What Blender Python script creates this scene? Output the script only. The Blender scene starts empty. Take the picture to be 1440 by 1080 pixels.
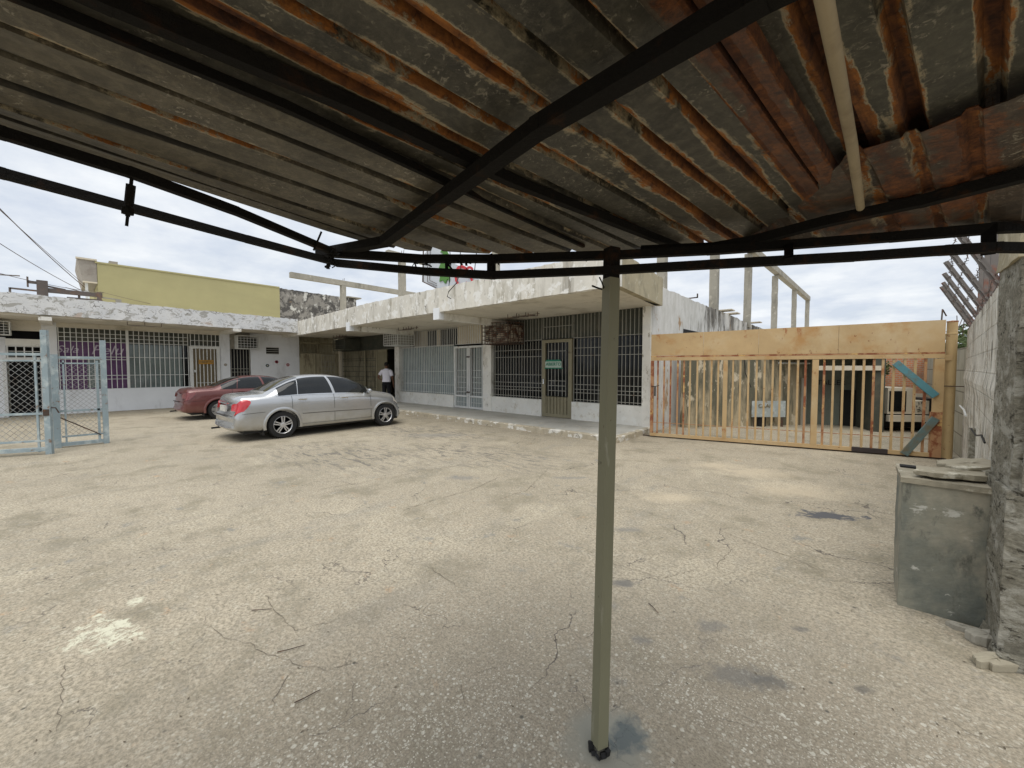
import bpy, bmesh, math, random
import numpy as np
from mathutils import Vector, Matrix
random.seed(7)
SC = bpy.context.scene
# ---------------------------------------------------------------- camera
F, H = 558.0, 1.65
PITCH = math.atan(23 / F)
AZ = math.radians(131.6)
fh = np.array([math.cos(AZ), math.sin(AZ), 0.0])
RT = np.array([math.sin(AZ), -math.cos(AZ), 0.0])
FW = fh * math.cos(PITCH) + np.array([0, 0, -math.sin(PITCH)])
UP = np.cross(RT, FW)
CAM = np.array([0, 0, H])
cd = bpy.data.cameras.new("camera")
cam = bpy.data.objects.new("camera", cd)
SC.collection.objects.link(cam)
cd.sensor_fit = 'HORIZONTAL'; cd.sensor_width = 36.0; cd.lens = 36.0 * F / 1440.0
cd.clip_start = 0.02; cd.clip_end = 3000
M = Matrix(((RT[0], UP[0], -FW[0], 0), (RT[1], UP[1], -FW[1], 0), (RT[2], UP[2], -FW[2], H), (0, 0, 0, 1)))
cam.matrix_world = M
SC.camera = cam
# ---------------------------------------------------------------- world, sun, exposure
SUN_EL, SUN_AZ = math.radians(70), math.radians(300)   # azimuth of the sun measured ccw from +X
world = bpy.data.worlds.new("World"); SC.world = world; world.use_nodes = True
wn = world.node_tree; wn.nodes.clear()
def wnode(t, **k):
    n = wn.nodes.new(t)
    for a, b in k.items(): setattr(n, a, b)
    return n
sky = wnode('ShaderNodeTexSky', sky_type='NISHITA', sun_disc=False)
sky.sun_elevation = SUN_EL; sky.sun_rotation = math.pi / 2 - SUN_AZ
sky.dust_density = 2.0; sky.air_density = 1.0
tc = wnode('ShaderNodeTexCoord')
sep = wnode('ShaderNodeSeparateXYZ'); wn.links.new(tc.outputs['Generated'], sep.inputs[0])
zz = wnode('ShaderNodeMath', operation='MAXIMUM'); wn.links.new(sep.outputs[2], zz.inputs[0]); zz.inputs[1].default_value = 0.0
za = wnode('ShaderNodeMath', operation='ADD'); wn.links.new(zz.outputs[0], za.inputs[0]); za.inputs[1].default_value = 0.16
dx = wnode('ShaderNodeMath', operation='DIVIDE'); wn.links.new(sep.outputs[0], dx.inputs[0]); wn.links.new(za.outputs[0], dx.inputs[1])
dy = wnode('ShaderNodeMath', operation='DIVIDE'); wn.links.new(sep.outputs[1], dy.inputs[0]); wn.links.new(za.outputs[0], dy.inputs[1])
cmb = wnode('ShaderNodeCombineXYZ'); wn.links.new(dx.outputs[0], cmb.inputs[0]); wn.links.new(dy.outputs[0], cmb.inputs[1])
n1 = wnode('ShaderNodeTexNoise'); wn.links.new(cmb.outputs[0], n1.inputs['Vector'])
n1.inputs['Scale'].default_value = 1.1; n1.inputs['Detail'].default_value = 9; n1.inputs['Roughness'].default_value = 0.55; n1.inputs['Distortion'].default_value = 0.4
r1 = wnode('ShaderNodeMapRange'); wn.links.new(n1.outputs['Fac'], r1.inputs[0])
r1.inputs[1].default_value = 0.36; r1.inputs[2].default_value = 0.62; r1.inputs[3].default_value = 0.84; r1.inputs[4].default_value = 1.0
n2 = wnode('ShaderNodeTexNoise'); wn.links.new(cmb.outputs[0], n2.inputs['Vector'])
n2.inputs['Scale'].default_value = 2.3; n2.inputs['Detail'].default_value = 8; n2.inputs['Roughness'].default_value = 0.6
cr = wnode('ShaderNodeValToRGB'); wn.links.new(n2.outputs['Fac'], cr.inputs[0])
cr.color_ramp.elements[0].position = 0.36; cr.color_ramp.elements[0].color = (5.4, 5.9, 6.7, 1)
cr.color_ramp.elements[1].position = 0.66; cr.color_ramp.elements[1].color = (7.3, 7.55, 7.8, 1)
mx = wnode('ShaderNodeMixRGB'); wn.links.new(r1.outputs[0], mx.inputs[0]); wn.links.new(sky.outputs[0], mx.inputs[1]); wn.links.new(cr.outputs[0], mx.inputs[2])
bg = wnode('ShaderNodeBackground'); bg.inputs[1].default_value = 0.095; wn.links.new(mx.outputs[0], bg.inputs[0])
wo = wnode('ShaderNodeOutputWorld'); wn.links.new(bg.outputs[0], wo.inputs[0])
sl = bpy.data.lights.new("sun", 'SUN'); sl.energy = 1.9; sl.angle = math.radians(60); sl.color = (1, 0.96, 0.88)
so = bpy.data.objects.new("sun", sl); SC.collection.objects.link(so)
sd = Vector((math.cos(SUN_AZ) * math.cos(SUN_EL), math.sin(SUN_AZ) * math.cos(SUN_EL), math.sin(SUN_EL)))
so.rotation_euler = sd.to_track_quat('Z', 'Y').to_euler(); so.location = (0, 0, 30)
SC.view_settings.view_transform = 'Standard'; SC.view_settings.look = 'None'
SC.view_settings.exposure = 0.45; SC.view_settings.gamma = 1.0
SC.cycles.max_bounces = 8; SC.cycles.diffuse_bounces = 5
try: SC.cycles.use_denoising = True
except Exception: pass
# ---------------------------------------------------------------- helpers
def ray(px, py): return FW * F + RT * (px - 720) + UP * (540 - py)
def at(px, py, z=0.0):
    d = ray(px, py); return CAM + d * ((z - H) / d[2])
def atX(px, py, x): d = ray(px, py); return CAM + d * (x / d[0])
def atY(px, py, y): d = ray(px, py); return CAM + d * (y / d[1])

def col3(c): return (c[0], c[1], c[2], 1.0)
class NT:
    def __init__(s, name):
        s.m = bpy.data.materials.new(name); s.m.use_nodes = True
        s.t = s.m.node_tree; s.t.nodes.clear()
        s.out = s.n('ShaderNodeOutputMaterial'); s.b = s.n('ShaderNodeBsdfPrincipled')
        s.l(s.b.outputs[0], s.out.inputs[0]); s.tc = s.n('ShaderNodeTexCoord')
    def n(s, t, **k):
        x = s.t.nodes.new(t)
        for a, b in k.items(): setattr(x, a, b)
        return x
    def l(s, a, b): s.t.links.new(a, b)
    def vec(s, src='Object', stretch=(1, 1, 1), off=(0, 0, 0)):
        mp = s.n('ShaderNodeMapping'); mp.inputs['Scale'].default_value = stretch; mp.inputs['Location'].default_value = off
        s.l(s.tc.outputs[src], mp.inputs[0]); return mp.outputs[0]
    def noise(s, scale, vec, detail=6, rough=0.6, dist=0.0):
        x = s.n('ShaderNodeTexNoise'); x.inputs['Scale'].default_value = scale; x.inputs['Detail'].default_value = detail
        x.inputs['Roughness'].default_value = rough; x.inputs['Distortion'].default_value = dist; s.l(vec, x.inputs['Vector']); return x.outputs['Fac']
    def voro(s, scale, vec, feature='F1', out='Distance', rnd=1.0):
        x = s.n('ShaderNodeTexVoronoi', feature=feature); x.inputs['Scale'].default_value = scale; x.inputs['Randomness'].default_value = rnd
        s.l(vec, x.inputs['Vector']); return x.outputs[out]
    def rng(s, v, a, b, c=0.0, d=1.0):
        x = s.n('ShaderNodeMapRange'); s.l(v, x.inputs[0])
        for i, q in enumerate((a, b, c, d)): x.inputs[1 + i].default_value = q
        return x.outputs[0]
    def math(s, op, a, b=None):
        x = s.n('ShaderNodeMath', operation=op)
        for i, q in enumerate((a, b)):
            if q is None: continue
            if isinstance(q, (int, float)): x.inputs[i].default_value = q
            else: s.l(q, x.inputs[i])
        return x.outputs[0]
    def mix(s, f, a, b):
        x = s.n('ShaderNodeMixRGB')
        for i, q in enumerate((f, a, b)):
            if isinstance(q, (int, float)): x.inputs[i].default_value = q
            elif isinstance(q, tuple): x.inputs[i].default_value = col3(q)
            else: s.l(q, x.inputs[i])
        return x.outputs[0]
    def bump(s, h, strength=0.3, dist=0.02):
        x = s.n('ShaderNodeBump'); x.inputs['Strength'].default_value = strength; x.inputs['Distance'].default_value = dist
        s.l(h, x.inputs['Height']); s.l(x.outputs[0], s.b.inputs['Normal'])
    def fin(s, color, rough=0.8, metal=0.0, spec=0.3):
        if isinstance(color, tuple): s.b.inputs['Base Color'].default_value = col3(color)
        else: s.l(color, s.b.inputs['Base Color'])
        if isinstance(rough, (int, float)): s.b.inputs['Roughness'].default_value = rough
        else: s.l(rough, s.b.inputs['Roughness'])
        s.b.inputs['Metallic'].default_value = metal; s.b.inputs['Specular IOR Level'].default_value = spec
        return s.m
def weathered(name, base, layers=(), var=0.12, vscale=1.5, rough=0.85, metal=0.0, spec=0.25, bump=0.25, bscale=25):
    """layers: (colour, noise scale, lo, hi, stretch)"""
    t = NT(name)
    v0 = t.vec()
    n = t.noise(vscale, v0, 7, 0.65)
    c = t.mix(t.rng(n, 0.3, 0.7), tuple(x * (1 - var) for x in base), tuple(min(1, x * (1 + var)) for x in base))
    for i, (lc, sc, lo, hi, st) in enumerate(layers):
        v = t.vec('Object', st, (3.1 * i + 1.7, 5.3 * i, 2.2 * i))
        m = t.rng(t.noise(sc, v, 9, 0.68, 0.15), lo, hi)
        c = t.mix(m, c, lc)
    if bump: t.bump(t.noise(bscale, v0, 8, 0.7), bump, 0.01)
    return t.fin(c, rough, metal, spec)
S1 = (1, 1, 1)
MT = {}
MT['plaster'] = weathered('plaster', (.77, .755, .70), [((.36, .32, .24), 2.2, .52, .74, (1, 1, .5)), ((.30, .27, .21), 5.0, .58, .66, (1, 1, .6)), ((.75, .74, .70), 3.0, .55, .62, S1)])
MT['plaster_lower'] = weathered('stained_plaster', (.74, .73, .68), [((.46, .40, .28), 3.5, .56, .72, S1), ((.40, .36, .28), 9.0, .62, .68, S1), ((.76, .76, .72), 5.0, .54, .60, S1)])
MT['white_wall'] = weathered('white_wall', (.76, .78, .80), [((.50, .50, .50), 1.5, .55, .8, (1, 1, .4))], var=.05, bump=.08)
MT['soffit'] = weathered('soffit_paint', (.66, .62, .53), [((.40, .36, .28), 1.6, .52, .75, S1)], var=.08, bump=.1)
MT['fascia_a'] = weathered('weathered_fascia', (.66, .635, .57), [((.50, .40, .25), 1.3, .58, .78, (1, 1, .6)), ((.22, .20, .165), 2.6, .54, .70, (1, 1, .12)), ((.36, .33, .26), 3.5, .55, .68, (1, 1, .25)), ((.78, .77, .73), 4.0, .53, .58, (1, 1, .8)), ((.16, .14, .11), 9.0, .62, .68, (1, 1, .5))], bump=.4)
t = NT('peeling_fascia'); v = t.vec(); vs = t.vec('Object', (1, 1, 1.6))
c = t.mix(t.rng(t.noise(2.0, v), .35, .65), (.62, .63, .64), (.72, .72, .71))
c = t.mix(t.rng(t.noise(3.4, vs, 9, .7, .8), .54, .57), c, (.40, .39, .36))
c = t.mix(t.rng(t.noise(1.3, v, 9, .7, .5), .60, .66), c, (.50, .42, .36))
dv = t.n('ShaderNodeVectorMath', operation='ADD'); nz = t.n('ShaderNodeTexNoise'); nz.inputs['Scale'].default_value = 2.5; t.l(v, nz.inputs['Vector'])
t.l(vs, dv.inputs[0]); t.l(nz.outputs['Color'], dv.inputs[1])
ed = t.voro(4.2, dv.outputs[0], 'DISTANCE_TO_EDGE')
c = t.mix(t.math('MULTIPLY', t.rng(ed, .035, .008), t.rng(t.noise(3.7, v, 8, .7), .50, .56)), c, (.13, .12, .11))
t.bump(t.noise(6, vs, 9, .7, .8), .5, .02); MT['fascia_b'] = t.fin(c, .9)
MT['grey_concrete'] = weathered('grey_concrete', (.34, .32, .27), [((.20, .19, .16), 3, .5, .7, (1, 1, .3)), ((.48, .45, .38), 6, .56, .66, S1)], bump=.5)
MT['olive_side'] = weathered('stained_fascia_end', (.40, .35, .24), [((.22, .20, .14), 2.5, .48, .7, (1, 1, .5)), ((.52, .48, .36), 5, .56, .66, S1)], bump=.4)
MT['side_wall0'] = weathered('mouldy_wall', (.60, .58, .53), [((.10, .095, .08), 1.0, .50, .60, (1, .5, .5)), ((.45, .30, .16), 1.8, .60, .66, (1, 1, .4)), ((.20, .19, .16), 7, .56, .64, (1, 1, .4)), ((.70, .69, .66), 5, .60, .64, S1)], bump=.4)
t = NT('mouldy_side_wall'); v = t.vec(); sx_ = t.n('ShaderNodeSeparateXYZ'); t.l(v, sx_.inputs[0])
v2 = t.vec('Object', (1, 1, .4)); nn_ = t.noise(1.1, v2, 9, .7, .3)
c = t.mix(t.rng(t.noise(5, v2, 8, .7), .4, .6), (.56, .55, .51), (.68, .67, .64))
yy_ = t.rng(sx_.outputs[1], -1.5, 2.6, -.16, .12)
c = t.mix(t.rng(t.math('ADD', nn_, yy_), .56, .66), c, t.mix(t.rng(t.noise(7, v2, 8, .7), .4, .62), (.085, .08, .07), (.24, .22, .19)))
c = t.mix(t.rng(t.noise(1.9, t.vec('Object', (1, 1, .5), (4, 4, 4)), 8, .7), .61, .65), c, (.40, .27, .16))
t.bump(t.noise(20, v, 8, .7), .4, .01); MT['side_wall'] = t.fin(c, .9)
MT['beige_wall'] = weathered('drip_stained_wall', (.44, .37, .25), [((.13, .125, .09), 1.5, .44, .56, (1.6, 1.6, .25)), ((.60, .53, .40), 4, .56, .62, (1, 1, .5)), ((.62, .60, .54), 12, .66, .69, S1)], bump=.3)
MT['gable'] = weathered('mouldy_block', (.27, .255, .23), [((.09, .085, .08), 2.2, .46, .54, S1), ((.58, .57, .53), 3.2, .56, .60, (1, 1, .7)), ((.30, .22, .15), 1.2, .62, .70, S1)], bump=.5)
MT['yellow'] = weathered('yellow_paint', (.41, .375, .20), [((.36, .33, .18), .8, .5, .8, (1, .3, 1))], var=.05, bump=.1)
t = NT('whitewashed_wall'); v = t.vec(); v2 = t.vec('Object', (1, 1, .2)); v3 = t.vec('Object', (1, 1, .7))
cx = t.n('ShaderNodeSeparateXYZ'); t.l(v, cx.inputs[0]); cb = t.n('ShaderNodeCombineXYZ'); t.l(cx.outputs[1], cb.inputs[0]); t.l(cx.outputs[2], cb.inputs[1])
bt = t.n('ShaderNodeTexBrick'); t.l(cb.outputs[0], bt.inputs['Vector']); bt.inputs['Scale'].default_value = 1.0; bt.inputs['Brick Width'].default_value = .4; bt.inputs['Row Height'].default_value = .2; bt.inputs['Mortar Size'].default_value = .008; bt.inputs['Mortar Smooth'].default_value = .6
c = t.mix(t.rng(t.noise(3, v3, 9, .7), .4, .6), (.60, .57, .50), (.74, .72, .65))
c = t.mix(t.rng(t.noise(3.2, v2, 10, .75, .2), .49, .62), c, (.27, .245, .20)); c = t.mix(t.rng(t.noise(8, v2, 9, .75), .55, .63), c, (.13, .12, .095))
c = t.mix(t.rng(t.noise(5, v3, 9, .75, .4), .55, .58), c, (.42, .37, .29)); c = t.mix(t.rng(t.noise(9, v3, 9, .75, .4), .60, .63), c, (.76, .75, .70))
c = t.mix(t.math('MULTIPLY', bt.outputs['Fac'], .22), c, (.30, .27, .22))
t.bump(t.math('SUBTRACT', t.noise(13, v3, 10, .75, .3), t.math('MULTIPLY', bt.outputs['Fac'], .35)), .9, .025); MT['white_perim'] = t.fin(c, .92, 0, .15)
t = NT('rough_column'); v = t.vec(); v2 = t.vec('Object', (1, 1, 1.5)); f1 = t.noise(26, v2, 10, .8, .3); f2 = t.noise(6, v2, 9, .75, .4)
c = t.mix(t.rng(f1, .38, .62), (.20, .185, .145), (.40, .375, .30)); c = t.mix(t.rng(f2, .50, .62), c, (.54, .52, .45)); c = t.mix(t.rng(t.noise(11, t.vec('Object', (1, 1, 1.8), (3, 3, 3)), 9, .75), .56, .62), c, (.08, .072, .055))
t.bump(t.math('ADD', f1, f2), 1.0, .03); MT['column'] = t.fin(c, .95, 0, .1)
MT['metal_white'] = weathered('white_painted_steel', (.68, .69, .67), [((.30, .22, .15), 8, .62, .7, S1)], rough=.5, bump=0)
MT['metal_grey'] = weathered('grey_painted_steel', (.36, .35, .31), [((.20, .14, .09), 8, .6, .7, S1)], rough=.5, bump=0)
MT['bronze'] = weathered('olive_painted_steel', (.25, .225, .15), [((.14, .10, .06), 6, .6, .7, S1)], rough=.45, bump=0)
MT['beige_metal'] = weathered('beige_sheet_metal', (.40, .36, .25), [((.16, .13, .08), 4, .48, .66, (1, 1, .3))], rough=.55, bump=.1)
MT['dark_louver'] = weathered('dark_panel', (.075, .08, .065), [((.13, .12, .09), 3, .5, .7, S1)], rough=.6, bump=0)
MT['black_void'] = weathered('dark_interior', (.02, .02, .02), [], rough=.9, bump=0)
MT['soot'] = weathered('black_rusted_steel', (.012, .011, .010), [((.035, .018, .010), 9, .56, .68, S1)], rough=.8, bump=.8, bscale=60, spec=.08)
MT['rust_dark'] = weathered('dark_rust', (.075, .055, .045), [((.16, .07, .03), 9, .52, .66, S1)], rough=.8)
MT['post_paint'] = weathered('olive_post_paint', (.20, .192, .125), [((.30, .29, .22), 5, .56, .62, (1, 1, .3)), ((.07, .045, .03), 30, .66, .69, (1, 1, .6)), ((.19, .18, .12), 3, .5, .7, (1, 1, .4)), ((.10, .09, .06), 18, .66, .70, S1)], rough=.5, bump=.1, var=.05)
MT['post_black'] = weathered('black_post_paint', (.015, .015, .015), [], rough=.6)
MT['gate_blue'] = weathered('pale_blue_paint', (.28, .345, .37), [((.20, .13, .09), 9, .60, .66, S1), ((.50, .55, .54), 4, .5, .66, S1)], rough=.6)
MT['bone_rusty'] = weathered('rust_eaten_casing', (.42, .36, .28), [((.12, .05, .03), 5, .46, .54, S1), ((.02, .02, .02), 7, .58, .62, S1)]);MT['chain'] = weathered('galvanised_wire', (.33, .34, .33), [((.16, .12, .09), 6, .5, .65, S1)], rough=.5, metal=.3, bump=0)
MT['orange'] = weathered('ochre_gate_paint', (.49, .345, .18), [((.36, .16, .07), 3.2, .62, .66, (1, 1, .45)), ((.56, .44, .27), 1.1, .5, .7, S1), ((.44, .25, .10), 2.2, .54, .7, S1), ((.20, .06, .025), 14, .64, .68, (1, 1, .6))], rough=.55, bump=.15)
MT['orange_rusty'] = weathered('rusty_gate_paint', (.42, .235, .12), [((.25, .085, .04), 4.5, .48, .56, (1, 1, .7)), ((.56, .36, .14), 5, .56, .62, S1)], rough=.7, bump=.3)
MT['gate_black'] = weathered('black_patch', (.05, .04, .038), [], rough=.7)
MT['brace'] = weathered('blue_brace_paint', (.10, .25, .29), [((.16, .15, .11), 3.5, .52, .66, S1)], rough=.6)
MT['brace_worn'] = weathered('worn_blue_brace_paint', (.12, .18, .18), [((.17, .15, .10), 2.5, .45, .6, S1)], rough=.7)
MT['barb'] = weathered('barb_wire_steel', (.10, .085, .075), [((.18, .08, .05), 6, .5, .7, S1)], rough=.7, bump=0)
MT['arm'] = weathered('grey_angle_iron', (.17, .155, .145), [((.22, .10, .07), 5, .55, .68, S1)], rough=.7)
MT['rubber'] = weathered('tyre_rubber', (.022, .022, .022), [], rough=.85, bump=.1)
MT['rim'] = weathered('alloy', (.55, .55, .56), [], rough=.3, metal=.7, bump=0)
MT['hub_dark'] = weathered('brake_shadow', (.03, .03, .03), [], rough=.8, bump=0)
MT['chrome'] = weathered('chrome', (.7, .7, .7), [], rough=.15, metal=1, bump=0)
MT['plastic_black'] = weathered('black_plastic', (.02, .02, .02), [], rough=.5, bump=0)
MT['plate'] = weathered('licence_plate_white', (.62, .60, .55), [((.3, .3, .3), 40, .55, .6, S1)], rough=.4, bump=0)
MT['steelbeam'] = weathered('weathered_steel_beam', (.13, .11, .10), [((.20, .12, .08), 4, .5, .7, S1)], rough=.8)
MT['frame_beige'] = weathered('grey_eave_paint', (.34, .31, .27), [((.24, .21, .18), 3, .5, .7, S1)], rough=.8)
MT['brick'] = None
MT['bone'] = weathered('cream_paint', (.62, .56, .45), [], rough=.7, bump=.1)
MT['blue_plastic'] = weathered('blue_plastic', (.30, .45, .58), [], rough=.3, bump=0)
MT['sky_glow'] = None
t = NT('red_brick'); v = t.vec('Object', (1, 1, 1))
cx = t.n('ShaderNodeSeparateXYZ'); t.l(v, cx.inputs[0]); cb = t.n('ShaderNodeCombineXYZ')
t.l(t.math('ADD', cx.outputs[0], cx.outputs[1]), cb.inputs[0]); t.l(cx.outputs[2], cb.inputs[1])
bt = t.n('ShaderNodeTexBrick'); t.l(cb.outputs[0], bt.inputs['Vector']); bt.inputs['Scale'].default_value = 4.0
bt.inputs['Color1'].default_value = (.60, .24, .12, 1); bt.inputs['Color2'].default_value = (.50, .21, .11, 1); bt.inputs['Mortar'].default_value = (.46, .38, .29, 1)
bt.inputs['Mortar Size'].default_value = .03
MT['brick'] = t.fin(t.mix(t.rng(t.noise(5, v), .5, .7), bt.outputs['Color'], (.35, .22, .15)), .9)
t = NT('beige_block'); v = t.vec()
cx = t.n('ShaderNodeSeparateXYZ'); t.l(v, cx.inputs[0]); cb = t.n('ShaderNodeCombineXYZ')
t.l(cx.outputs[1], cb.inputs[0]); t.l(cx.outputs[2], cb.inputs[1])
bt = t.n('ShaderNodeTexBrick'); t.l(cb.outputs[0], bt.inputs['Vector']); bt.inputs['Scale'].default_value = 1.0
bt.inputs['Brick Width'].default_value = .6; bt.inputs['Row Height'].default_value = .4; bt.inputs['Mortar Size'].default_value = .012
bt.inputs['Color1'].default_value = (.44, .41, .32, 1); bt.inputs['Color2'].default_value = (.40, .37, .29, 1); bt.inputs['Mortar'].default_value = (.2, .18, .14, 1)
MT['block'] = t.fin(t.mix(t.rng(t.noise(2, v), .5, .75), bt.outputs['Color'], (.28, .26, .2)), .9)
def glassy(name, colr, rough=.06, spec=.6):
    t = NT(name); v = t.vec(); return t.fin(t.mix(t.rng(t.noise(3, v), .4, .7), colr, tuple(x * .7 for x in colr)), rough, 0, spec)
MT['glass_dark'] = glassy('dark_window_glass', (.010, .011, .011), .05, .22)
MT['glass_car'] = glassy('tinted_car_glass', (.012, .014, .015), .05, .45)
MT['glass_blue'] = glassy('shop_glass_with_pale_film', (.28, .34, .34), .12)
MT['glass_teal'] = glassy('display_window_glass', (.17, .21, .20), .08, .6)
MT['purple'] = weathered('purple_panel', (.115, .045, .13), [((.16, .08, .17), 2, .5, .7, S1)], rough=.3, bump=0)
MT['doorpane'] = weathered('brown_door_pane', (.19, .15, .085), [], rough=.3, bump=0)
def carpaint(name, colr, metal, rough, dust):
    t = NT(name); v = t.vec()
    sp = t.n('ShaderNodeSeparateXYZ'); t.l(v, sp.inputs[0])
    dz = t.rng(sp.outputs[2], .75, .15)
    c = t.mix(t.math('MULTIPLY', dz, t.rng(t.noise(4, v), .35, .75)), colr, dust)
    c = t.mix(t.rng(t.noise(2.2, v), .5, .8, 0, .35), c, dust)
    t.b.inputs['Coat Weight'].default_value = .6; t.b.inputs['Coat Roughness'].default_value = .08
    return t.fin(c, rough, metal, .5)
MT['silver'] = carpaint('silver_car_paint', (.50, .51, .52), .7, .24, (.36, .34, .29))
MT['red_car'] = carpaint('faded_red_car_paint', (.14, .04, .036), .3, .34, (.19, .085, .07))
def lens(name, c):
    t = NT(name); t.b.inputs['Coat Weight'].default_value = 1; return t.fin(c, .15, 0, .6)
MT['lamp_red'] = lens('red_lamp_lens', (.50, .012, .02)); MT['lamp_dark_red'] = lens('dull_red_lamp_lens', (.16, .02, .015)); MT['lamp_clear'] = lens('clear_lamp_lens', (.55, .5, .45))
# corrugated sheet: UV x = rib index, y = metres along the rib
def zinc(name, rust, tint=(.15, .135, .105), seed=0.0, redall=0.0, rib_shade=.5):
    t = NT(name); uv = t.tc.outputs['UV']
    sp = t.n('ShaderNodeSeparateXYZ'); t.l(uv, sp.inputs[0])
    ob = t.vec('Object', S1, (seed, seed * 2, 0))
    fx = t.math('FRACT', sp.outputs[0]); d = t.math('ABSOLUTE', t.math('SUBTRACT', fx, .5))   # .5 at a rib, 0 mid pan
    cu = t.n('ShaderNodeCombineXYZ'); t.l(t.math('MULTIPLY', sp.outputs[0], .9), cu.inputs[0]); t.l(t.math('MULTIPLY', sp.outputs[1], 1.1), cu.inputs[1]); cu.inputs[2].default_value = seed
    big = t.noise(1.0, cu.outputs[0], 5, .6)
    cs = t.n('ShaderNodeCombineXYZ'); t.l(t.math('MULTIPLY', sp.outputs[0], 1.5), cs.inputs[0]); t.l(t.math('MULTIPLY', sp.outputs[1], 1.4), cs.inputs[1]); cs.inputs[2].default_value = seed
    streak = t.noise(1.7, cs.outputs[0], 10, .72, .2)
    fine = t.noise(34, ob, 10, .8, .3); mid = t.noise(6, ob, 10, .75, .3); blot = t.noise(2.2, ob, 6, .6)
    c = t.mix(t.rng(mid, .35, .65), tuple(x * .38 for x in tint), tuple(x * 1.15 for x in tint))
    c = t.mix(t.rng(blot, .5, .68, 0, .8), c, tuple(x * .35 for x in tint))
    c = t.mix(t.rng(fine, .46, .66, 0, .55), c, tuple(x * 2.2 for x in tint))
    c = t.mix(t.math('MULTIPLY', t.rng(t.noise(60, ob, 6, .7, 1.0), .56, .64), t.rng(t.noise(3.6, t.vec('Object', S1, (seed + 4, 2, 0)), 6, .7), .47, .60)), c, (.26, .235, .185))
    c = t.mix(t.math('MULTIPLY', t.rng(t.math('ADD', d, t.math('MULTIPLY', t.math('SUBTRACT', streak, .5), .5)), .36, .43), rib_shade), c, (.010, .009, .008))  # near-black band along the ribs paints in the shade of their steep walls
    # rust hugging the ribs, width varying along them
    w = t.math('ADD', d, t.math('MULTIPLY', t.math('SUBTRACT', t.math('ADD', t.math('MULTIPLY', big, .85), t.math('MULTIPLY', streak, .35)), .62), 1.6))
    w = t.math('ADD', w, t.math('MULTIPLY', t.math('SUBTRACT', fine, .5), .34))
    edge = 0.47 - rust
    pale = t.math('MULTIPLY', t.rng(w, edge - .06, edge - .005), t.rng(mid, .38, .5)); c = t.mix(pale, c, (.30, .255, .17))
    m1 = t.rng(w, edge, edge + .04)
    rc = t.mix(t.rng(fine, .38, .62), (.05, .016, .006), (.34, .13, .028))
    rc = t.mix(t.rng(t.math('SUBTRACT', w, edge + .06), 0, .14), rc, t.mix(t.rng(fine, .42, .66), (.030, .012, .008), (.13, .045, .014)))
    c = t.mix(m1, c, rc)
    if redall: c = t.mix(t.rng(t.math('ADD', t.math('MULTIPLY', big, .5), t.math('MULTIPLY', mid, .5)), .62 - redall * .3, .66 - redall * .3), c, t.mix(t.rng(fine, .38, .64), (.028, .010, .006), t.mix(t.rng(mid, .42, .62), (.065, .021, .009), (.26, .09, .022))))
    t.bump(t.math('ADD', fine, t.math('MULTIPLY', m1, .6)), .35, .004)
    hv = t.n('ShaderNodeTexVoronoi', feature='F1'); hv.inputs['Scale'].default_value = 11; t.l(ob, hv.inputs['Vector']); hs = t.n('ShaderNodeSeparateColor'); t.l(hv.outputs['Color'], hs.inputs[0])
    hole = t.math('MULTIPLY', t.math('MULTIPLY', t.math('LESS_THAN', hv.outputs['Distance'], .035), t.math('GREATER_THAN', hs.outputs[0], .86)), t.math('GREATER_THAN', m1, .5))
    tr_ = t.n('ShaderNodeBsdfTransparent'); ms = t.n('ShaderNodeMixShader'); t.l(hole, ms.inputs[0]); t.l(t.b.outputs[0], ms.inputs[1]); t.l(tr_.outputs[0], ms.inputs[2]); t.l(ms.outputs[0], t.out.inputs[0])
    return t.fin(c, t.rng(m1, 0, 1, .5, .9), 0.0, .35)
MT['zinc_a'] = zinc('weathered_zinc', -.01, (.085, .073, .050), 0.0, 0.0, .9)
MT['zinc_b'] = zinc('rust_streaked_zinc', .15, (.055, .050, .037), 3.7, 0.0, .7)
MT['zinc_c'] = zinc('rust_banded_zinc', .20, (.058, .055, .041), 8.2)
MT['zinc_red'] = zinc('red_rusted_zinc', .12, (.07, .05, .035), 5.5, .45)
MT['zinc_d'] = zinc('rust_eaten_zinc', .22, (.08, .06, .04), 11.3, .62)
MT['pole'] = weathered('pale_wooden_pole', (.30, .245, .16), [((.20, .155, .10), 6, .5, .7, (1, 1, .2))], rough=.7)

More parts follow.
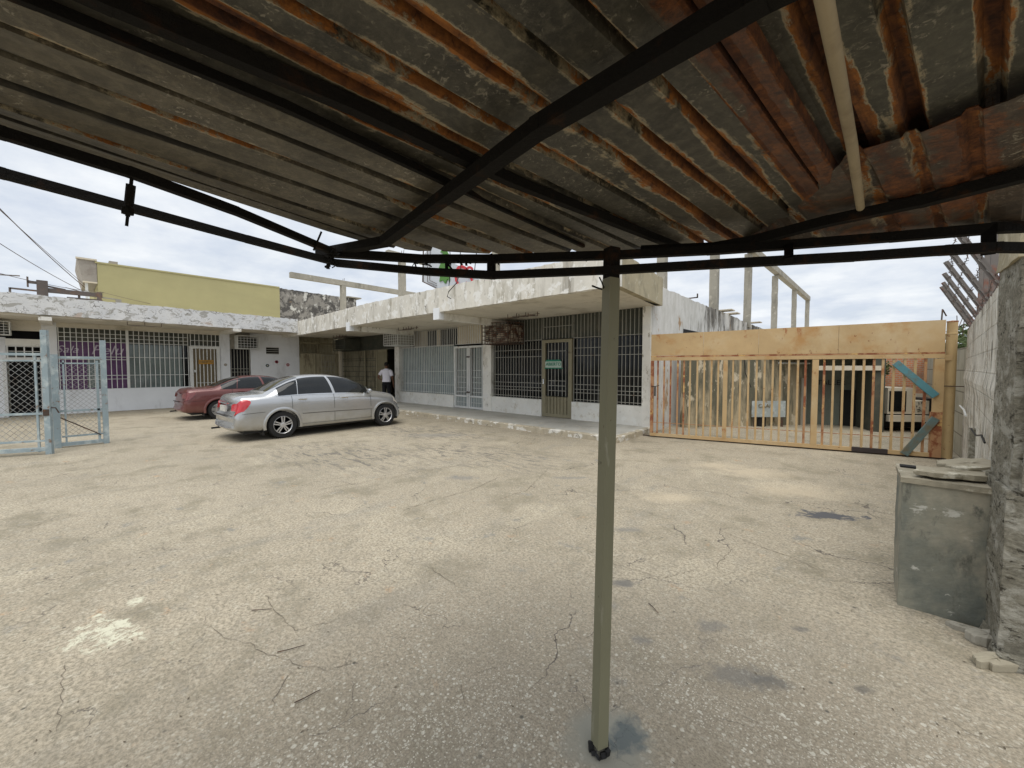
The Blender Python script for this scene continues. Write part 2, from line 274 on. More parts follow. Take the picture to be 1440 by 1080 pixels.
class MB:
    def __init__(s): s.v = []; s.f = []; s.uv = None
    def add(s, vs, fs):
        k = len(s.v); s.v += [tuple(map(float, p)) for p in vs]; s.f += [tuple(i + k for i in f) for f in fs]; return s
    def box(s, x0, x1, y0, y1, z0, z1):
        x0, x1 = sorted((x0, x1)); y0, y1 = sorted((y0, y1)); z0, z1 = sorted((z0, z1))
        return s.add([(x0, y0, z0), (x1, y0, z0), (x1, y1, z0), (x0, y1, z0), (x0, y0, z1), (x1, y0, z1), (x1, y1, z1), (x0, y1, z1)],
                     [(0, 3, 2, 1), (4, 5, 6, 7), (0, 1, 5, 4), (1, 2, 6, 5), (2, 3, 7, 6), (3, 0, 4, 7)])
    def bar(s, a, b, w, h=None, up=(0, 0, 1)):
        a = Vector(a); b = Vector(b); h = h or w; d = (b - a).normalized(); u = Vector(up)
        if abs(d.dot(u)) > .98: u = Vector((0, 1, 0))
        r = d.cross(u).normalized(); u = r.cross(d).normalized(); vs = []
        for p in (a, b):
            for i, j in ((-1, -1), (1, -1), (1, 1), (-1, 1)): vs.append(p + r * (i * w / 2) + u * (j * h / 2))
        return s.add(vs, [(3, 2, 1, 0), (4, 5, 6, 7), (0, 1, 5, 4), (1, 2, 6, 5), (2, 3, 7, 6), (3, 0, 4, 7)])
    def path(s, pts, w, h=None):
        for i, (a, b) in enumerate(zip(pts[:-1], pts[1:])):
            a = Vector(a); b = Vector(b); e = (b - a).normalized() * w * .35; k = 1 if i % 2 == 0 else .96; s.bar(a - e, b + e, w * k, (h or w) * k)
        return s
    def tube(s, pts, r, n=8, r2=None):
        pts = [Vector(p) for p in pts]; rings = []; prev = None
        for i, p in enumerate(pts):
            d = (pts[min(i + 1, len(pts) - 1)] - pts[max(i - 1, 0)]).normalized()
            u = Vector((0, 0, 1)) if abs(d.z) < .95 else Vector((1, 0, 0))
            a = d.cross(u).normalized(); b = a.cross(d).normalized()
            rr = r if r2 is None else r + (r2 - r) * i / max(1, len(pts) - 1)
            rings.append([p + a * math.cos(2 * math.pi * k / n) * rr + b * math.sin(2 * math.pi * k / n) * rr for k in range(n)])
        vs = [q for g in rings for q in g]; fs = []
        for i in range(len(rings) - 1):
            for k in range(n): fs.append((i * n + k, i * n + (k + 1) % n, (i + 1) * n + (k + 1) % n, (i + 1) * n + k))
        fs.append(tuple(range(n))[::-1]); fs.append(tuple((len(rings) - 1) * n + k for k in range(n)))
        return s.add(vs, fs)
    def lathe(s, prof, c, axis='z', n=24):
        """prof: (radius, height) pairs"""
        vs = []; fs = []
        for (r, h) in prof:
            for k in range(n):
                a = 2 * math.pi * k / n; p = (r * math.cos(a), r * math.sin(a), h)
                if axis == 'x': p = (p[2], p[0], p[1])
                vs.append((p[0] + c[0], p[1] + c[1], p[2] + c[2]))
        m = len(prof)
        for i in range(m - 1):
            for k in range(n): fs.append((i * n + k, i * n + (k + 1) % n, (i + 1) * n + (k + 1) % n, (i + 1) * n + k))
        if prof[0][0] > 1e-6: fs.append(tuple(range(n))[::-1])
        if prof[-1][0] > 1e-6: fs.append(tuple((m - 1) * n + k for k in range(n)))
        return s.add(vs, fs)
    def prism(s, poly, vec):
        """poly: 3-D outline, extruded by vec"""
        n = len(poly); vec = Vector(vec); vs = [Vector(p) for p in poly] + [Vector(p) + vec for p in poly]
        return s.add(vs, [tuple(range(n))[::-1], tuple(range(n, 2 * n))] + [(i, (i + 1) % n, n + (i + 1) % n, n + i) for i in range(n)])
    def build(s, name, mat, parent=None, smooth=False, origin=None, bevel=0, **tags):
        me = bpy.data.meshes.new(name)
        if parent is not None: o3 = Vector(parent.get('_o', (0, 0, 0)))
        elif origin is not None: o3 = Vector(origin)
        else:
            a = np.array(s.v); o3 = Vector(((a[:, 0].min() + a[:, 0].max()) / 2, (a[:, 1].min() + a[:, 1].max()) / 2, a[:, 2].min()))
        me.from_pydata([tuple(Vector(p) - o3) for p in s.v], [], s.f)
        bm = bmesh.new(); bm.from_mesh(me); bmesh.ops.recalc_face_normals(bm, faces=bm.faces); bm.to_mesh(me); bm.free()
        me.update()
        if smooth: me.shade_smooth(); 
        if smooth and hasattr(me, 'set_sharp_from_angle'): me.set_sharp_from_angle(angle=math.radians(38))
        o = bpy.data.objects.new(name, me); SC.collection.objects.link(o)
        if isinstance(mat, str): mat = MT[mat]
        me.materials.append(mat)
        if parent is not None: o.parent = parent; o['_o'] = tuple(o3)
        else: o.location = o3; o['_o'] = tuple(o3)
        if bevel:
            b = o.modifiers.new('bevel', 'BEVEL'); b.width = bevel; b.segments = 2; b.limit_method = 'ANGLE'
        for k, q in tags.items(): o[k] = q
        return o
def thing(name, loc, label, category, group=None):
    o = bpy.data.objects.new(name, None); SC.collection.objects.link(o); o.location = loc; o['_o'] = tuple(loc)
    o['label'] = label; o['category'] = category
    if group: o['group'] = group
    o.empty_display_size = .2
    return o
def copy_tree(o, parent=None):
    c = o.copy(); SC.collection.objects.link(c); c.parent = parent
    for ch in [x for x in SC.objects if x.parent == o]: copy_tree(ch, c)
    return c
FONT_N = [0]
def text_mesh(body, size, thick=.004, shear=0.0):
    cu = bpy.data.curves.new('t', 'FONT'); cu.body = body; cu.size = size; cu.extrude = thick; cu.shear = shear; cu.align_x = 'CENTER'; cu.align_y = 'CENTER'; cu.resolution_u = 3
    ob = bpy.data.objects.new('t', cu); SC.collection.objects.link(ob)
    dg = bpy.context.evaluated_depsgraph_get(); me = bpy.data.meshes.new_from_object(ob.evaluated_get(dg))
    bpy.data.objects.remove(ob); return me
def text_on(body, size, center, xdir, name, mat, parent, shear=0.0, thick=.004):
    me = text_mesh(body, size, thick, shear); me.name = name
    x = Vector(xdir).normalized(); z = Vector((0, 0, 1)); y = x.cross(z)   # front faces y
    m = Matrix(((x.x, z.x, y.x, 0), (x.y, z.y, y.y, 0), (x.z, z.z, y.z, 0), (0, 0, 0, 1)))
    me.transform(Matrix.Translation(Vector(center) - Vector(parent.get('_o', (0, 0, 0)))) @ m)
    me.materials.clear(); me.materials.append(MT[mat] if isinstance(mat, str) else mat)
    o = bpy.data.objects.new(name, me); SC.collection.objects.link(o); o.parent = parent; o['_o'] = parent['_o']; return o

# ================================================================ GROUND
t = NT('concrete_ground'); v = t.vec()
def spot(cx, cy, r0, r1, sx=1.0, sy=1.0, ang=0.0, amp=.5, sc=4.0):
    mp = t.n('ShaderNodeMapping', vector_type='TEXTURE'); mp.inputs['Location'].default_value = (cx, cy, 0); mp.inputs['Rotation'].default_value = (0, 0, ang); mp.inputs['Scale'].default_value = (sx, sy, 1)
    t.l(t.tc.outputs['Object'], mp.inputs[0])
    ln = t.n('ShaderNodeVectorMath', operation='LENGTH'); t.l(mp.outputs[0], ln.inputs[0])
    nn = t.noise(sc, v, 8, .65, .3)
    return t.rng(t.math('ADD', ln.outputs['Value'], t.math('MULTIPLY', t.math('SUBTRACT', nn, .5), amp * 2)), r1, r0)
big = t.noise(.35, v, 6, .6); mid = t.noise(1.7, v, 8, .65, .2); fin = t.noise(45, v, 6, .75)
c = t.mix(t.rng(big, .38, .62), (.395, .342, .258), (.485, .42, .32))
c = t.mix(t.rng(mid, .50, .66), c, (.28, .245, .175))
c = t.mix(t.rng(t.noise(.9, t.vec('Object', S1, (9, 4, 0)), 7, .6), .54, .68), c, (.52, .455, .345))
c = t.mix(t.rng(t.noise(2.6, t.vec('Object', S1, (3, 14, 0)), 9, .7), .60, .67), c, (.27, .26, .235))
c = t.mix(t.rng(t.noise(3.3, t.vec('Object', S1, (13, 1, 0)), 9, .7), .62, .70), c, (.52, .34, .20))
# worn long streaks towards the shops
c = t.mix(t.rng(t.noise(1.1, t.vec('Object', (1.4, .35, 1), (2, 7, 0)), 9, .72, .2), .55, .68, 0, .6), c, (.31, .29, .25))
c = t.mix(t.rng(t.noise(7, v, 10, .8, .3), .50, .64, 0, .55), c, (.27, .245, .20))
c = t.mix(t.rng(t.noise(13, t.vec('Object', S1, (8, 3, 0)), 10, .82, .2), .52, .62, 0, .5), c, (.60, .56, .46))
c = t.mix(t.rng(fin, .42, .62, 0, .9), c, (.19, .17, .125))
c = t.mix(t.rng(t.noise(20, t.vec('Object', S1, (1, 19, 0)), 10, .85, .6), .57, .62, 0, .8), c, (.15, .135, .10))
c = t.mix(t.math('MULTIPLY', t.rng(t.noise(24, t.vec('Object', (1, 1, 1), (2, 9, 0)), 8, .8, .5), .62, .66), t.rng(mid, .40, .56)), c, (.15, .14, .12))
# exposed aggregate, strongest near the canopy post
agg_zone = t.math('MAXIMUM', t.math('MAXIMUM', spot(-1.1, 1.0, .5, 2.1, 1, 1, 0, .7, 1.4), spot(-.2, 2.0, .3, 1.6, 1, 1, 0, .7, 1.4)), t.rng(t.noise(.8, t.vec('Object', S1, (31, 4, 0)), 6, .6), .56, .76, 0, .6))
c = t.mix(t.math('MULTIPLY', agg_zone, .55), c, (.285, .245, .185))
c = t.mix(t.math('MULTIPLY', agg_zone, t.rng(t.noise(90, v, 5, .7), .45, .62, 0, .6)), c, (.18, .15, .11))
for sc_, off, lo, hi in ((30, 0, .30, .24), (52, 5, .34, .27), (100, 9, .38, .28)):
    vv = t.vec('Object', S1, (off, off * .7, 0))
    wz = t.n('ShaderNodeTexNoise'); wz.inputs['Scale'].default_value = 30; t.l(vv, wz.inputs['Vector'])
    ad = t.n('ShaderNodeVectorMath', operation='MULTIPLY_ADD'); t.l(wz.outputs['Color'], ad.inputs[0]); ad.inputs[1].default_value = (.022, .022, 0); t.l(vv, ad.inputs[2])
    vo = t.n('ShaderNodeTexVoronoi', feature='F1'); vo.inputs['Scale'].default_value = sc_; t.l(ad.outputs[0], vo.inputs['Vector'])
    rs = t.n('ShaderNodeSeparateColor'); t.l(vo.outputs['Color'], rs.inputs[0])
    st = t.math('MULTIPLY', t.rng(vo.outputs['Distance'], lo + .02, hi), t.rng(rs.outputs[0], .42, .52))
    st = t.math('MULTIPLY', t.math('MULTIPLY', st, agg_zone), t.rng(t.noise(1.9, t.vec('Object', S1, (off, 6, 0)), 7, .7), .40, .56))
    c = t.mix(st, c, t.mix(rs.outputs[1], (.36, .33, .26), (.62, .59, .50)))
# dark pits
vo = t.n('ShaderNodeTexVoronoi', feature='F1'); vo.inputs['Scale'].default_value = 12; t.l(t.vec('Object', S1, (17, 3, 0)), vo.inputs['Vector'])
rs = t.n('ShaderNodeSeparateColor'); t.l(vo.outputs['Color'], rs.inputs[0])
c = t.mix(t.math('MULTIPLY', t.rng(vo.outputs['Distance'], .16, .08), t.rng(rs.outputs[0], .88, .90)), c, (.12, .11, .09))
# hairline cracks
wz = t.n('ShaderNodeTexNoise'); wz.inputs['Scale'].default_value = 1.3; wz.inputs['Detail'].default_value = 6; wz.inputs['Roughness'].default_value = .55; t.l(v, wz.inputs['Vector'])
ad = t.n('ShaderNodeVectorMath', operation='MULTIPLY_ADD'); t.l(wz.outputs['Color'], ad.inputs[0]); ad.inputs[1].default_value = (1.2, 1.2, 0); t.l(v, ad.inputs[2])
ck = t.voro(.75, ad.outputs[0], 'DISTANCE_TO_EDGE')
crk = t.math('MULTIPLY', t.rng(ck, .0045, .0012), t.rng(t.noise(.9, t.vec('Object', S1, (5, 25, 0)), 4, .5), .52, .60))
ck2 = t.voro(1.9, ad.outputs[0], 'DISTANCE_TO_EDGE')
crk2 = t.math('MULTIPLY', t.rng(ck2, .006, .002), t.rng(t.noise(1.2, t.vec('Object', S1, (15, 2, 0)), 4, .5), .60, .66))
crk = t.math('MAXIMUM', crk, crk2)
c = t.mix(crk, c, (.12, .105, .09))
# wear with a place of its own: paint splash, tar patch, mortar round the post, oil marks
c = t.mix(t.math('MULTIPLY', spot(-3.50, .12, .10, .17, 1.6, .8, math.radians(25), .50, 7), t.rng(t.noise(12, t.vec('Object', S1, (6, 6, 0)), 9, .75, .4), .48, .53)), c, (.58, .565, .44))
c = t.mix(spot(-.23, 5.62, .10, .14, 2.6, .9, math.radians(35), .28, 5), c, (.10, .10, .105))
c = t.mix(spot(-.80, 1.54, .12, .22, 1, 1, 0, .10, 9), c, (.27, .26, .215))
c = t.mix(spot(-.75, 1.62, .04, .09, 1, 1.4, 0, .10, 12), c, (.13, .145, .14))
for (px, py, r, sx, sy, g) in ((880, 820, .06, 2.2, .9, .16), (1040, 950, .13, 1.7, .9, .16), (1085, 960, .09, 1.4, .8, .12), (1215, 970, .05, 1.3, .7, .11), (1000, 880, .09, 1.6, .9, .17), (1125, 885, .05, 1.5, .7, .12), (870, 820, .08, 1.5, .9, .15), (905, 900, .06, 1.5, .9, .18), (650, 672, .22, 1.5, .7, .20), (615, 612, .45, 2.4, .8, .22), (880, 745, .09, 2.6, .8, .19), (800, 672, .15, 2.2, .6, .2)):
    p = at(px, py); c = t.mix(t.math('MULTIPLY', spot(p[0], p[1], r * .35, r * .95, sx, sy, math.radians(40), r * 1.1, 11), .62), c, (g, g * .96, g * .88))
wm = t.vec('Object', (.5, 2.2, 1), (1, 2, 0)); wp = at(600, 608); wq = at(680, 640)
for (q_, r_) in ((wp, 1.6), (wq, 1.5), (at(480, 640), 1.6)):
    c = t.mix(t.math('MULTIPLY', spot(q_[0], q_[1], r_ * .4, r_, 1.5, .8, .2, .6, 2), t.rng(t.noise(4.5, wm, 9, .75, .5), .515, .57)), c, (.17, .155, .13))
for (px, py, r) in ((1060, 665, .45), (1120, 690, .5), (1010, 655, .35), (940, 700, .3)):
    p = at(px, py); c = t.mix(t.math('MULTIPLY', spot(p[0], p[1], r * .3, r * 1.2, 1.3, .8, math.radians(40), r * 1.1, 4), .45), c, (.56, .47, .34))
c = t.mix(spot(-3.80, .28, .01, .05, 1.2, .9, .4, .16, 9), c, (.58, .565, .44))
hgt = t.math('ADD', t.math('MULTIPLY', fin, .5), t.math('MULTIPLY', crk, -2.5))
hgt = t.math('ADD', hgt, t.math('MULTIPLY', mid, .6))
t.bump(hgt, .45, .008)
MT['ground'] = t.fin(c, .88, 0, .25)
g = MB(); N = 44
xs = [-400, -200, -100, -60] + list(np.linspace(-40, 12, N)) + [30, 60, 120, 400]; ys = [-400, -150, -60, -25] + list(np.linspace(-12, 36, N)) + [60, 120, 250, 500]
vs = [(x, y, 0.0) for y in ys for x in xs]
n = len(xs); fs = [(j * n + i, j * n + i + 1, (j + 1) * n + i + 1, (j + 1) * n + i) for j in range(len(ys) - 1) for i in range(n - 1)]
g.add(vs, fs); g.build('ground', 'ground', origin=(0, 0, 0), kind='structure')
# the larger open cracks of the slab
GR = bpy.data.objects['ground']; rn = random.Random(44)
def crack(pts, w):
    P_ = []
    pts = [Vector(at(a, b, .004)) for a, b in pts]
    for a, b in zip(pts[:-1], pts[1:]):
        n = max(2, int((b - a).length / .035)); pr = Vector((-(b - a).y, (b - a).x, 0)).normalized()
        for k in range(n): P_.append(a.lerp(b, k / n) + pr * rn.uniform(-.012, .012))
    P_.append(pts[-1]); vs = []; n = len(P_)
    for i, p in enumerate(P_):
        d = (P_[min(i + 1, n - 1)] - P_[max(i - 1, 0)]).normalized(); pr = Vector((-d.y, d.x, 0)); ww = w * .55 * (.25 + rn.random()) * min(1, (i + .4) / 3, (n - i) / 3); vs += [tuple(p + pr * ww / 2), tuple(p - pr * ww / 2)]
    m = MB(); m.add(vs, [(2 * i, 2 * i + 1, 2 * i + 3, 2 * i + 2) for i in range(n - 1)]); m.build('crack', 'crack_dark', GR)
MT['crack_dark'] = weathered('crack_dirt', (.15, .125, .095), [], bump=0)
for pts, w_ in (([(372, 835), (385, 852), (395, 868), (415, 886), (440, 880), (472, 872)], .007), ([(292, 880), (320, 898), (350, 905), (385, 922), (412, 932), (460, 942), (500, 928)], .006), ([(420, 936), (400, 958), (388, 975), (382, 1000)], .008),
    ([(600, 795), (625, 812), (645, 825)], .008), ([(660, 950), (690, 938), (718, 934)], .006), ([(640, 930), (650, 970), (652, 1010)], .004), ([(1325, 1008), (1360, 1028), (1400, 1046), (1440, 1052)], .007), ([(1010, 745), (1060, 765), (1110, 782), (1160, 805)], .008), ([(1030, 770), (1005, 800)], .006),
    ([(860, 962), (885, 975), (905, 985)], .006), ([(800, 880), (820, 900), (842, 880)], .006), ([(90, 925), (86, 965), (80, 1030)], .005), ([(440, 690), (540, 672), (640, 655), (690, 640), (720, 628)], .012), ([(560, 720), (620, 700), (660, 690), (700, 672)], .012), ([(0, 760), (60, 735), (110, 722)], .008), ([(855, 790), (930, 812), (985, 800)], .005), ([(690, 705), (740, 690), (770, 660)], .01)): crack(pts, w_)
# raised walkway in front of the corner shops, with a chipped kerb edge
MT['walk'] = weathered('walkway_concrete', (.44, .43, .39), [((.32, .30, .26), 1.5, .5, .7, S1), ((.54, .50, .42), 5, .56, .66, S1)], bump=.2)
MT['kerb'] = weathered('chipped_kerb_paint', (.42, .37, .28), [((.68, .66, .60), 4.5, .53, .58, S1), ((.25, .22, .17), 6, .56, .64, S1)], bump=.8, bscale=18)
w = MB(); w.box(-20.9, -4.02, 7.97, 9.9, -.05, .128); wk = w.build('walkway', 'walk', kind='structure')
k = MB(); npt = 150; vs = []; random.seed(3)
for i in range(npt + 1):
    x = -15.6 + (15.6 - 4.0) * i / npt; h = .13 * min(1, (x + 15.6) / 2.5 + .12); j = random.uniform(-.014, .014); e = random.uniform(0, .03)
    vs += [(x, 7.93 + j * 1.5, -.02), (x, 7.925 + j, h - e), (x, 7.955 + j * .3, h + .002), (x, 8.05, h + .003)]
fs = [(4 * i + q, 4 * i + q + 1, 4 * i + q + 5, 4 * i + q + 4) for i in range(npt) for q in range(3)]
k.add(vs, fs); n0 = len(k.v); vs = []
for i in range(31):
    y = 7.925 + 1.98 * i / 30; j = random.uniform(-.012, .012); e = random.uniform(0, .02)
    vs += [(-3.995 + j, y, -.02), (-3.99 + j, y, .13 - e), (-4.02 + j * .3, y, .132), (-4.12, y, .133)]
k.add(vs, [(4 * i + q, 4 * i + q + 4, 4 * i + q + 5, 4 * i + q + 1) for i in range(30) for q in range(3)])
k.build('kerb', 'kerb', kind='structure')

# ================================================================ CORNER SHOPS (front along y = 9.9)
GJ = random.Random(99)
def grille_x(mb, x0, x1, z0, z1, y, step=.115, w=.013, rails=(), rw=.014):
    n = max(2, round((x1 - x0) / step))
    for i in range(n + 1):
        x = x0 + (x1 - x0) * i / n; jx = GJ.uniform(-.007, .007); mb.bar((x + jx, y, z0), (x + jx + GJ.uniform(-.008, .008), y + GJ.uniform(-.004, .004), z1), w, w, up=(0, 1, 0))
    for z in rails: mb.box(x0, x1, y - w / 2 - .006, y - w / 2 + .003, z - rw / 2, z + rw / 2)
def grille_y(mb, y0, y1, z0, z1, x, step=.13, w=.018, rails=(), rw=.018):
    n = max(2, round((y1 - y0) / step))
    for i in range(n + 1):
        y = y0 + (y1 - y0) * i / n; mb.box(x - w / 2, x + w / 2, y - w / 2, y + w / 2, z0, z1)
    for z in rails: mb.box(x + w / 2 - .003, x + w / 2 + .006, y0, y1, z - rw / 2, z + rw / 2)
SO = 3.21   # soffit height
A = thing('corner_shops', (-12, 12, 0), 'long low white shop building with mouldy overhanging fascia and barred shopfronts behind a raised walkway', 'building')
m = MB(); m.box(-21.2, -3.86, 7.2, 9.9, SO, SO + .16); m.prism([(-3.86, 7.2, SO + .001), (-3.60, 7.2, SO + .001), (-3.88, 10.04, SO + .001)], (0, 0, .15)); m.box(-21.2, -4.3, 9.9, 40, SO + .002, SO + .3); m.build('roof_slab', 'soffit', A)
# fascia with a broken upper edge
m = MB(); vs = []; random.seed(11); n = 170
for i in range(n + 1):
    x = -19.3 + (19.3 - 3.55) * i / n; zt = 3.74 + .13 * min(1, (x + 19.3) / 6) + .025 * (x + 19.3) / 15 + random.uniform(-.012, .012); zb = 3.12 + .1 * min(1, (x + 19.3) / 7) - .004 + random.uniform(-.006, .006)
    vs += [(x, 7.05, zb), (x, 7.05, zt), (x, 7.2, zt), (x, 7.2, zb)]
fs = [(4 * i + q, 4 * i + (q + 1) % 4, 4 * i + 4 + (q + 1) % 4, 4 * i + 4 + q) for i in range(n) for q in range(4)] + [(0, 3, 2, 1), (4 * n, 4 * n + 1, 4 * n + 2, 4 * n + 3)]
m.add(vs, fs); m.build('fascia', 'fascia_a', A)
m = MB(); vs = []
for i in range(31):
    y = 7.203 + 2.85 * i / 30; zt = 3.9 + .17 * (y - 7.2) / 2.9 * 0 - .02 + random.uniform(-.01, .01)
    x = -3.55 - .3 * (y - 7.2) / 2.85
    vs += [(x, y, SO), (x, y, zt), (x - .15, y, zt), (x - .15, y, SO)]
m.add(vs, [(4 * i + q, 4 * i + (q + 1) % 4, 4 * i + 4 + (q + 1) % 4, 4 * i + 4 + q) for i in range(30) for q in range(4)] + [(0, 3, 2, 1), (120, 121, 122, 123)])
m.build('fascia_end', 'olive_side', A)
for x in (-9.12, -14.4):
    m = MB(); m.box(x - .11, x + .13, 7.203, 9.84, SO - .19, SO - .001); m.build('soffit_beam', 'plaster', A)
    m = MB(); m.box(x - .12, x + .14, 7.02, 7.201, SO - .20, SO + .12); m.build('beam_end', 'white_wall', A)
m = MB(); m.box(-4.27, -4.06, 9.84, 10.1, .1, SO); m.build('pier', 'plaster', A)
m = MB(); m.box(-10.11, -9.72, 9.84, 10.1, .1, SO); m.build('pier', 'plaster', A)
m = MB(); m.box(-15.78, -15.44, 9.84, 10.1, .0, SO); m.build('pier', 'plaster', A)
m = MB(); m.box(-21.35, -21.05, 9.84, 10.1, .0, SO); m.build('pier', 'bone', A)
for x0, x1, z1 in ((-9.72, -7.53, .65), (-6.42, -4.27, .65), (-15.44, -11.76, .60)):
    m = MB(); m.box(x0, x1, 9.86, 10.08, .1, z1); m.build('sill_wall', 'plaster_lower', A)
# side wall towards the rear yard, with the parapet breaking down in steps
m = MB()
def stepz(y): return 3.76 - (.02 if y > 13 else 0) - (.05 if y > 19 else 0)
random.seed(5); ys_ = list(np.linspace(9.9, 40, 160)); vs = []
for y in ys_: 
    zt = stepz(y) + random.uniform(-.02, .02); vs += [(-4.05, y, 0), (-4.05, y, zt), (-4.3, y, zt), (-4.3, y, 0)]
n = len(ys_) - 1
m.add(vs, [(4 * i + q, 4 * i + (q + 1) % 4, 4 * i + 4 + (q + 1) % 4, 4 * i + 4 + q) for i in range(n) for q in range(4)] + [(0, 3, 2, 1), (4 * n, 4 * n + 1, 4 * n + 2, 4 * n + 3)])
sw = m.build('side_wall', 'side_wall', A)
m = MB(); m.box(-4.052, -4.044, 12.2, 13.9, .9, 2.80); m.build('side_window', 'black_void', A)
m = MB(); m.box(-21, -4.3, 13.5, 13.6, 0, SO); m.build('back_wall', 'soffit', A)
m = MB(); m.box(-21, -4.3, 10.1, 13.5, .1, .13); m.build('shop_floor', 'soffit', A)
for x in (-9.9, -15.6): 
    m = MB(); m.box(x - .06, x + .06, 10.1, 13.5, .13, SO); m.build('partition', 'soffit', A)
m = MB(); m.box(-21.3, -21.0, 10.1, 40, 0, 3.5); m.build('end_wall', 'grey_concrete', A)
m = MB()   # bird-cage lamp frames under the soffit
for cx in (-7.3, -13.0, -18.6):
    m2 = MB()
    for k in range(3): m2.path([(cx - .5 + .34 * k, 8.6, SO - .02), (cx - .5 + .34 * k, 8.6, SO - .12), (cx - .2 + .34 * k, 8.75, SO - .12), (cx - .2 + .34 * k, 8.75, SO - .02)], .014)
    m2.path([(cx - .5, 8.6, SO - .12), (cx + .5, 8.6, SO - .12)], .014); m2.path([(cx - .5, 8.8, SO - .06), (cx + .5, 8.8, SO - .06)], .014)
    m2.build('soffit_lamp_cage', 'rust_dark', A)
# bay beside the end pier: dark glass, olive door
for x0, x1 in ((-9.72, -7.53), (-6.42, -4.27)):
    m = MB(); m.box(x0, x1, 10.02, 10.035, .65, 2.5); wn_ = m.build('shop_window', 'glass_dark', A)
    m = MB(); grille_x(m, x0 + .03, x1 - .03, .66, SO, 9.93, .118, .013, (.72, .92, 1.02, 1.16, 1.42, 2.0, 2.22, 2.52)); m.build('security_grille', 'metal_grey', wn_)
m = MB(); m.box(-9.72, -4.27, 10.0, 10.04, 2.53, SO)
for i in range(47): m.box(-9.7 + i * .115, -9.665 + i * .115, 9.98, 10.0, 2.53, SO)
tp = m.build('transom_panel', 'dark_louver', A)
m = MB(); grille_x(m, -7.5, -6.45, 2.52, SO, 9.93, .118, .013, (2.9,)); m.build('transom_grille', 'metal_grey', tp)
m = MB(); z0, z1 = .14, 2.5
for a, b in ((-7.52, -7.40), (-6.55, -6.43)): m.box(a, b, 9.88, 9.96, z0, z1)
m.box(-7.40, -6.55, 9.88, 9.96, z1 - .09, z1); m.box(-7.40, -6.55, 9.88, 9.96, z0, z0 + .1)
dr = m.build('shop_door', 'bronze', A)
m = MB(); m.box(-7.40, -6.55, 9.925, 9.945, z0 + .1, .76)
for i in range(8): m.box(-7.40 + i * .121, -7.35 + i * .121, 9.895, 9.925, z0 + .1, .76)
m.build('kick_panel', 'bronze', dr)
m = MB(); m.box(-7.40, -6.55, 9.94, 9.95, .78, 2.41); m.build('door_glass', 'glass_dark', dr)
m = MB(); grille_x(m, -7.30, -6.65, .78, 2.41, 9.91, .12, .014, (.95, 1.1, 1.25, 2.15)); m.build('door_grille', 'metal_grey', dr)
m = MB(); m.box(-7.46, -7.42, 9.84, 9.88, 1.15, 1.3); m.build('handle', 'chrome', dr)
# bay with white grille and double doors
m = MB(); m.box(-15.44, -11.78, 10.06, 10.075, .60, 2.5); wn2 = m.build('shop_window', 'glass_blue', A)
m = MB(); grille_x(m, -15.42, -11.80, .61, SO, 9.93, .118, .017, (.66, .98, 1.5, 2.5, 2.53)); m.build('security_grille', 'metal_white', wn2)
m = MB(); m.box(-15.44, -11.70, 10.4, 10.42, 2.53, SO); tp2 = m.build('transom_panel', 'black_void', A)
m = MB(); m.box(-11.70, -10.11, 10.05, 10.1, 2.53, SO); tp3 = m.build('transom_panel', 'bone', A)
for xa, xb in ((-13.35, -13.1), (-14.9, -14.0)): m = MB(); m.box(xa, xb, 10.3, 10.36, 2.53, SO); m.build('transom_post', 'bone', tp2)
m = MB(); grille_x(m, -11.70, -10.13, 2.53, SO, 9.93, .118, .017, (2.53,)); m.build('transom_grille', 'metal_white', tp3)
for x0, x1 in ((-11.74, -10.95), (-10.93, -10.13)):
    m = MB(); z0, z1 = .14, 2.45
    m.box(x0, x0 + .07, 9.89, 9.95, z0, z1); m.box(x1 - .07, x1, 9.89, 9.95, z0, z1); m.box(x0 + .07, x1 - .07, 9.89, 9.95, z1 - .07, z1); m.box(x0 + .07, x1 - .07, 9.89, 9.95, z0, z0 + .07); m.box(x0 + .07, x1 - .07, 9.89, 9.95, .56, .62)
    dd = m.build('grille_door', 'metal_white', A)
    m = MB(); grille_x(m, x0 + .13, x1 - .13, z0 + .07, z1 - .07, 9.92, .095, .017, (.36, .75, .9, 1.1, 1.3, 1.55)); m.build('door_grille', 'metal_white', dd)
    m = MB(); m.box(x0 + .05, x1 - .05, 10.06, 10.075, z0, z1); m.build('door_glass', 'glass_teal', dd)
    m = MB(); m.box(x0 + .07, x1 - .07, 9.95, 9.956, z0 + .07, .56); m.build('kick_panel', 'glass_blue', dd)
    m = MB(); xx = x1 - .05 if x0 < -11 else x0 + .02
    m.box(xx, xx + .05, 9.84, 9.89, 2.02, 2.07); m.build('latch', 'rust_dark', dd); m = MB(); m.box(xx, xx + .05, 9.84, 9.89, .72, .77); m.build('latch', 'rust_dark', dd)
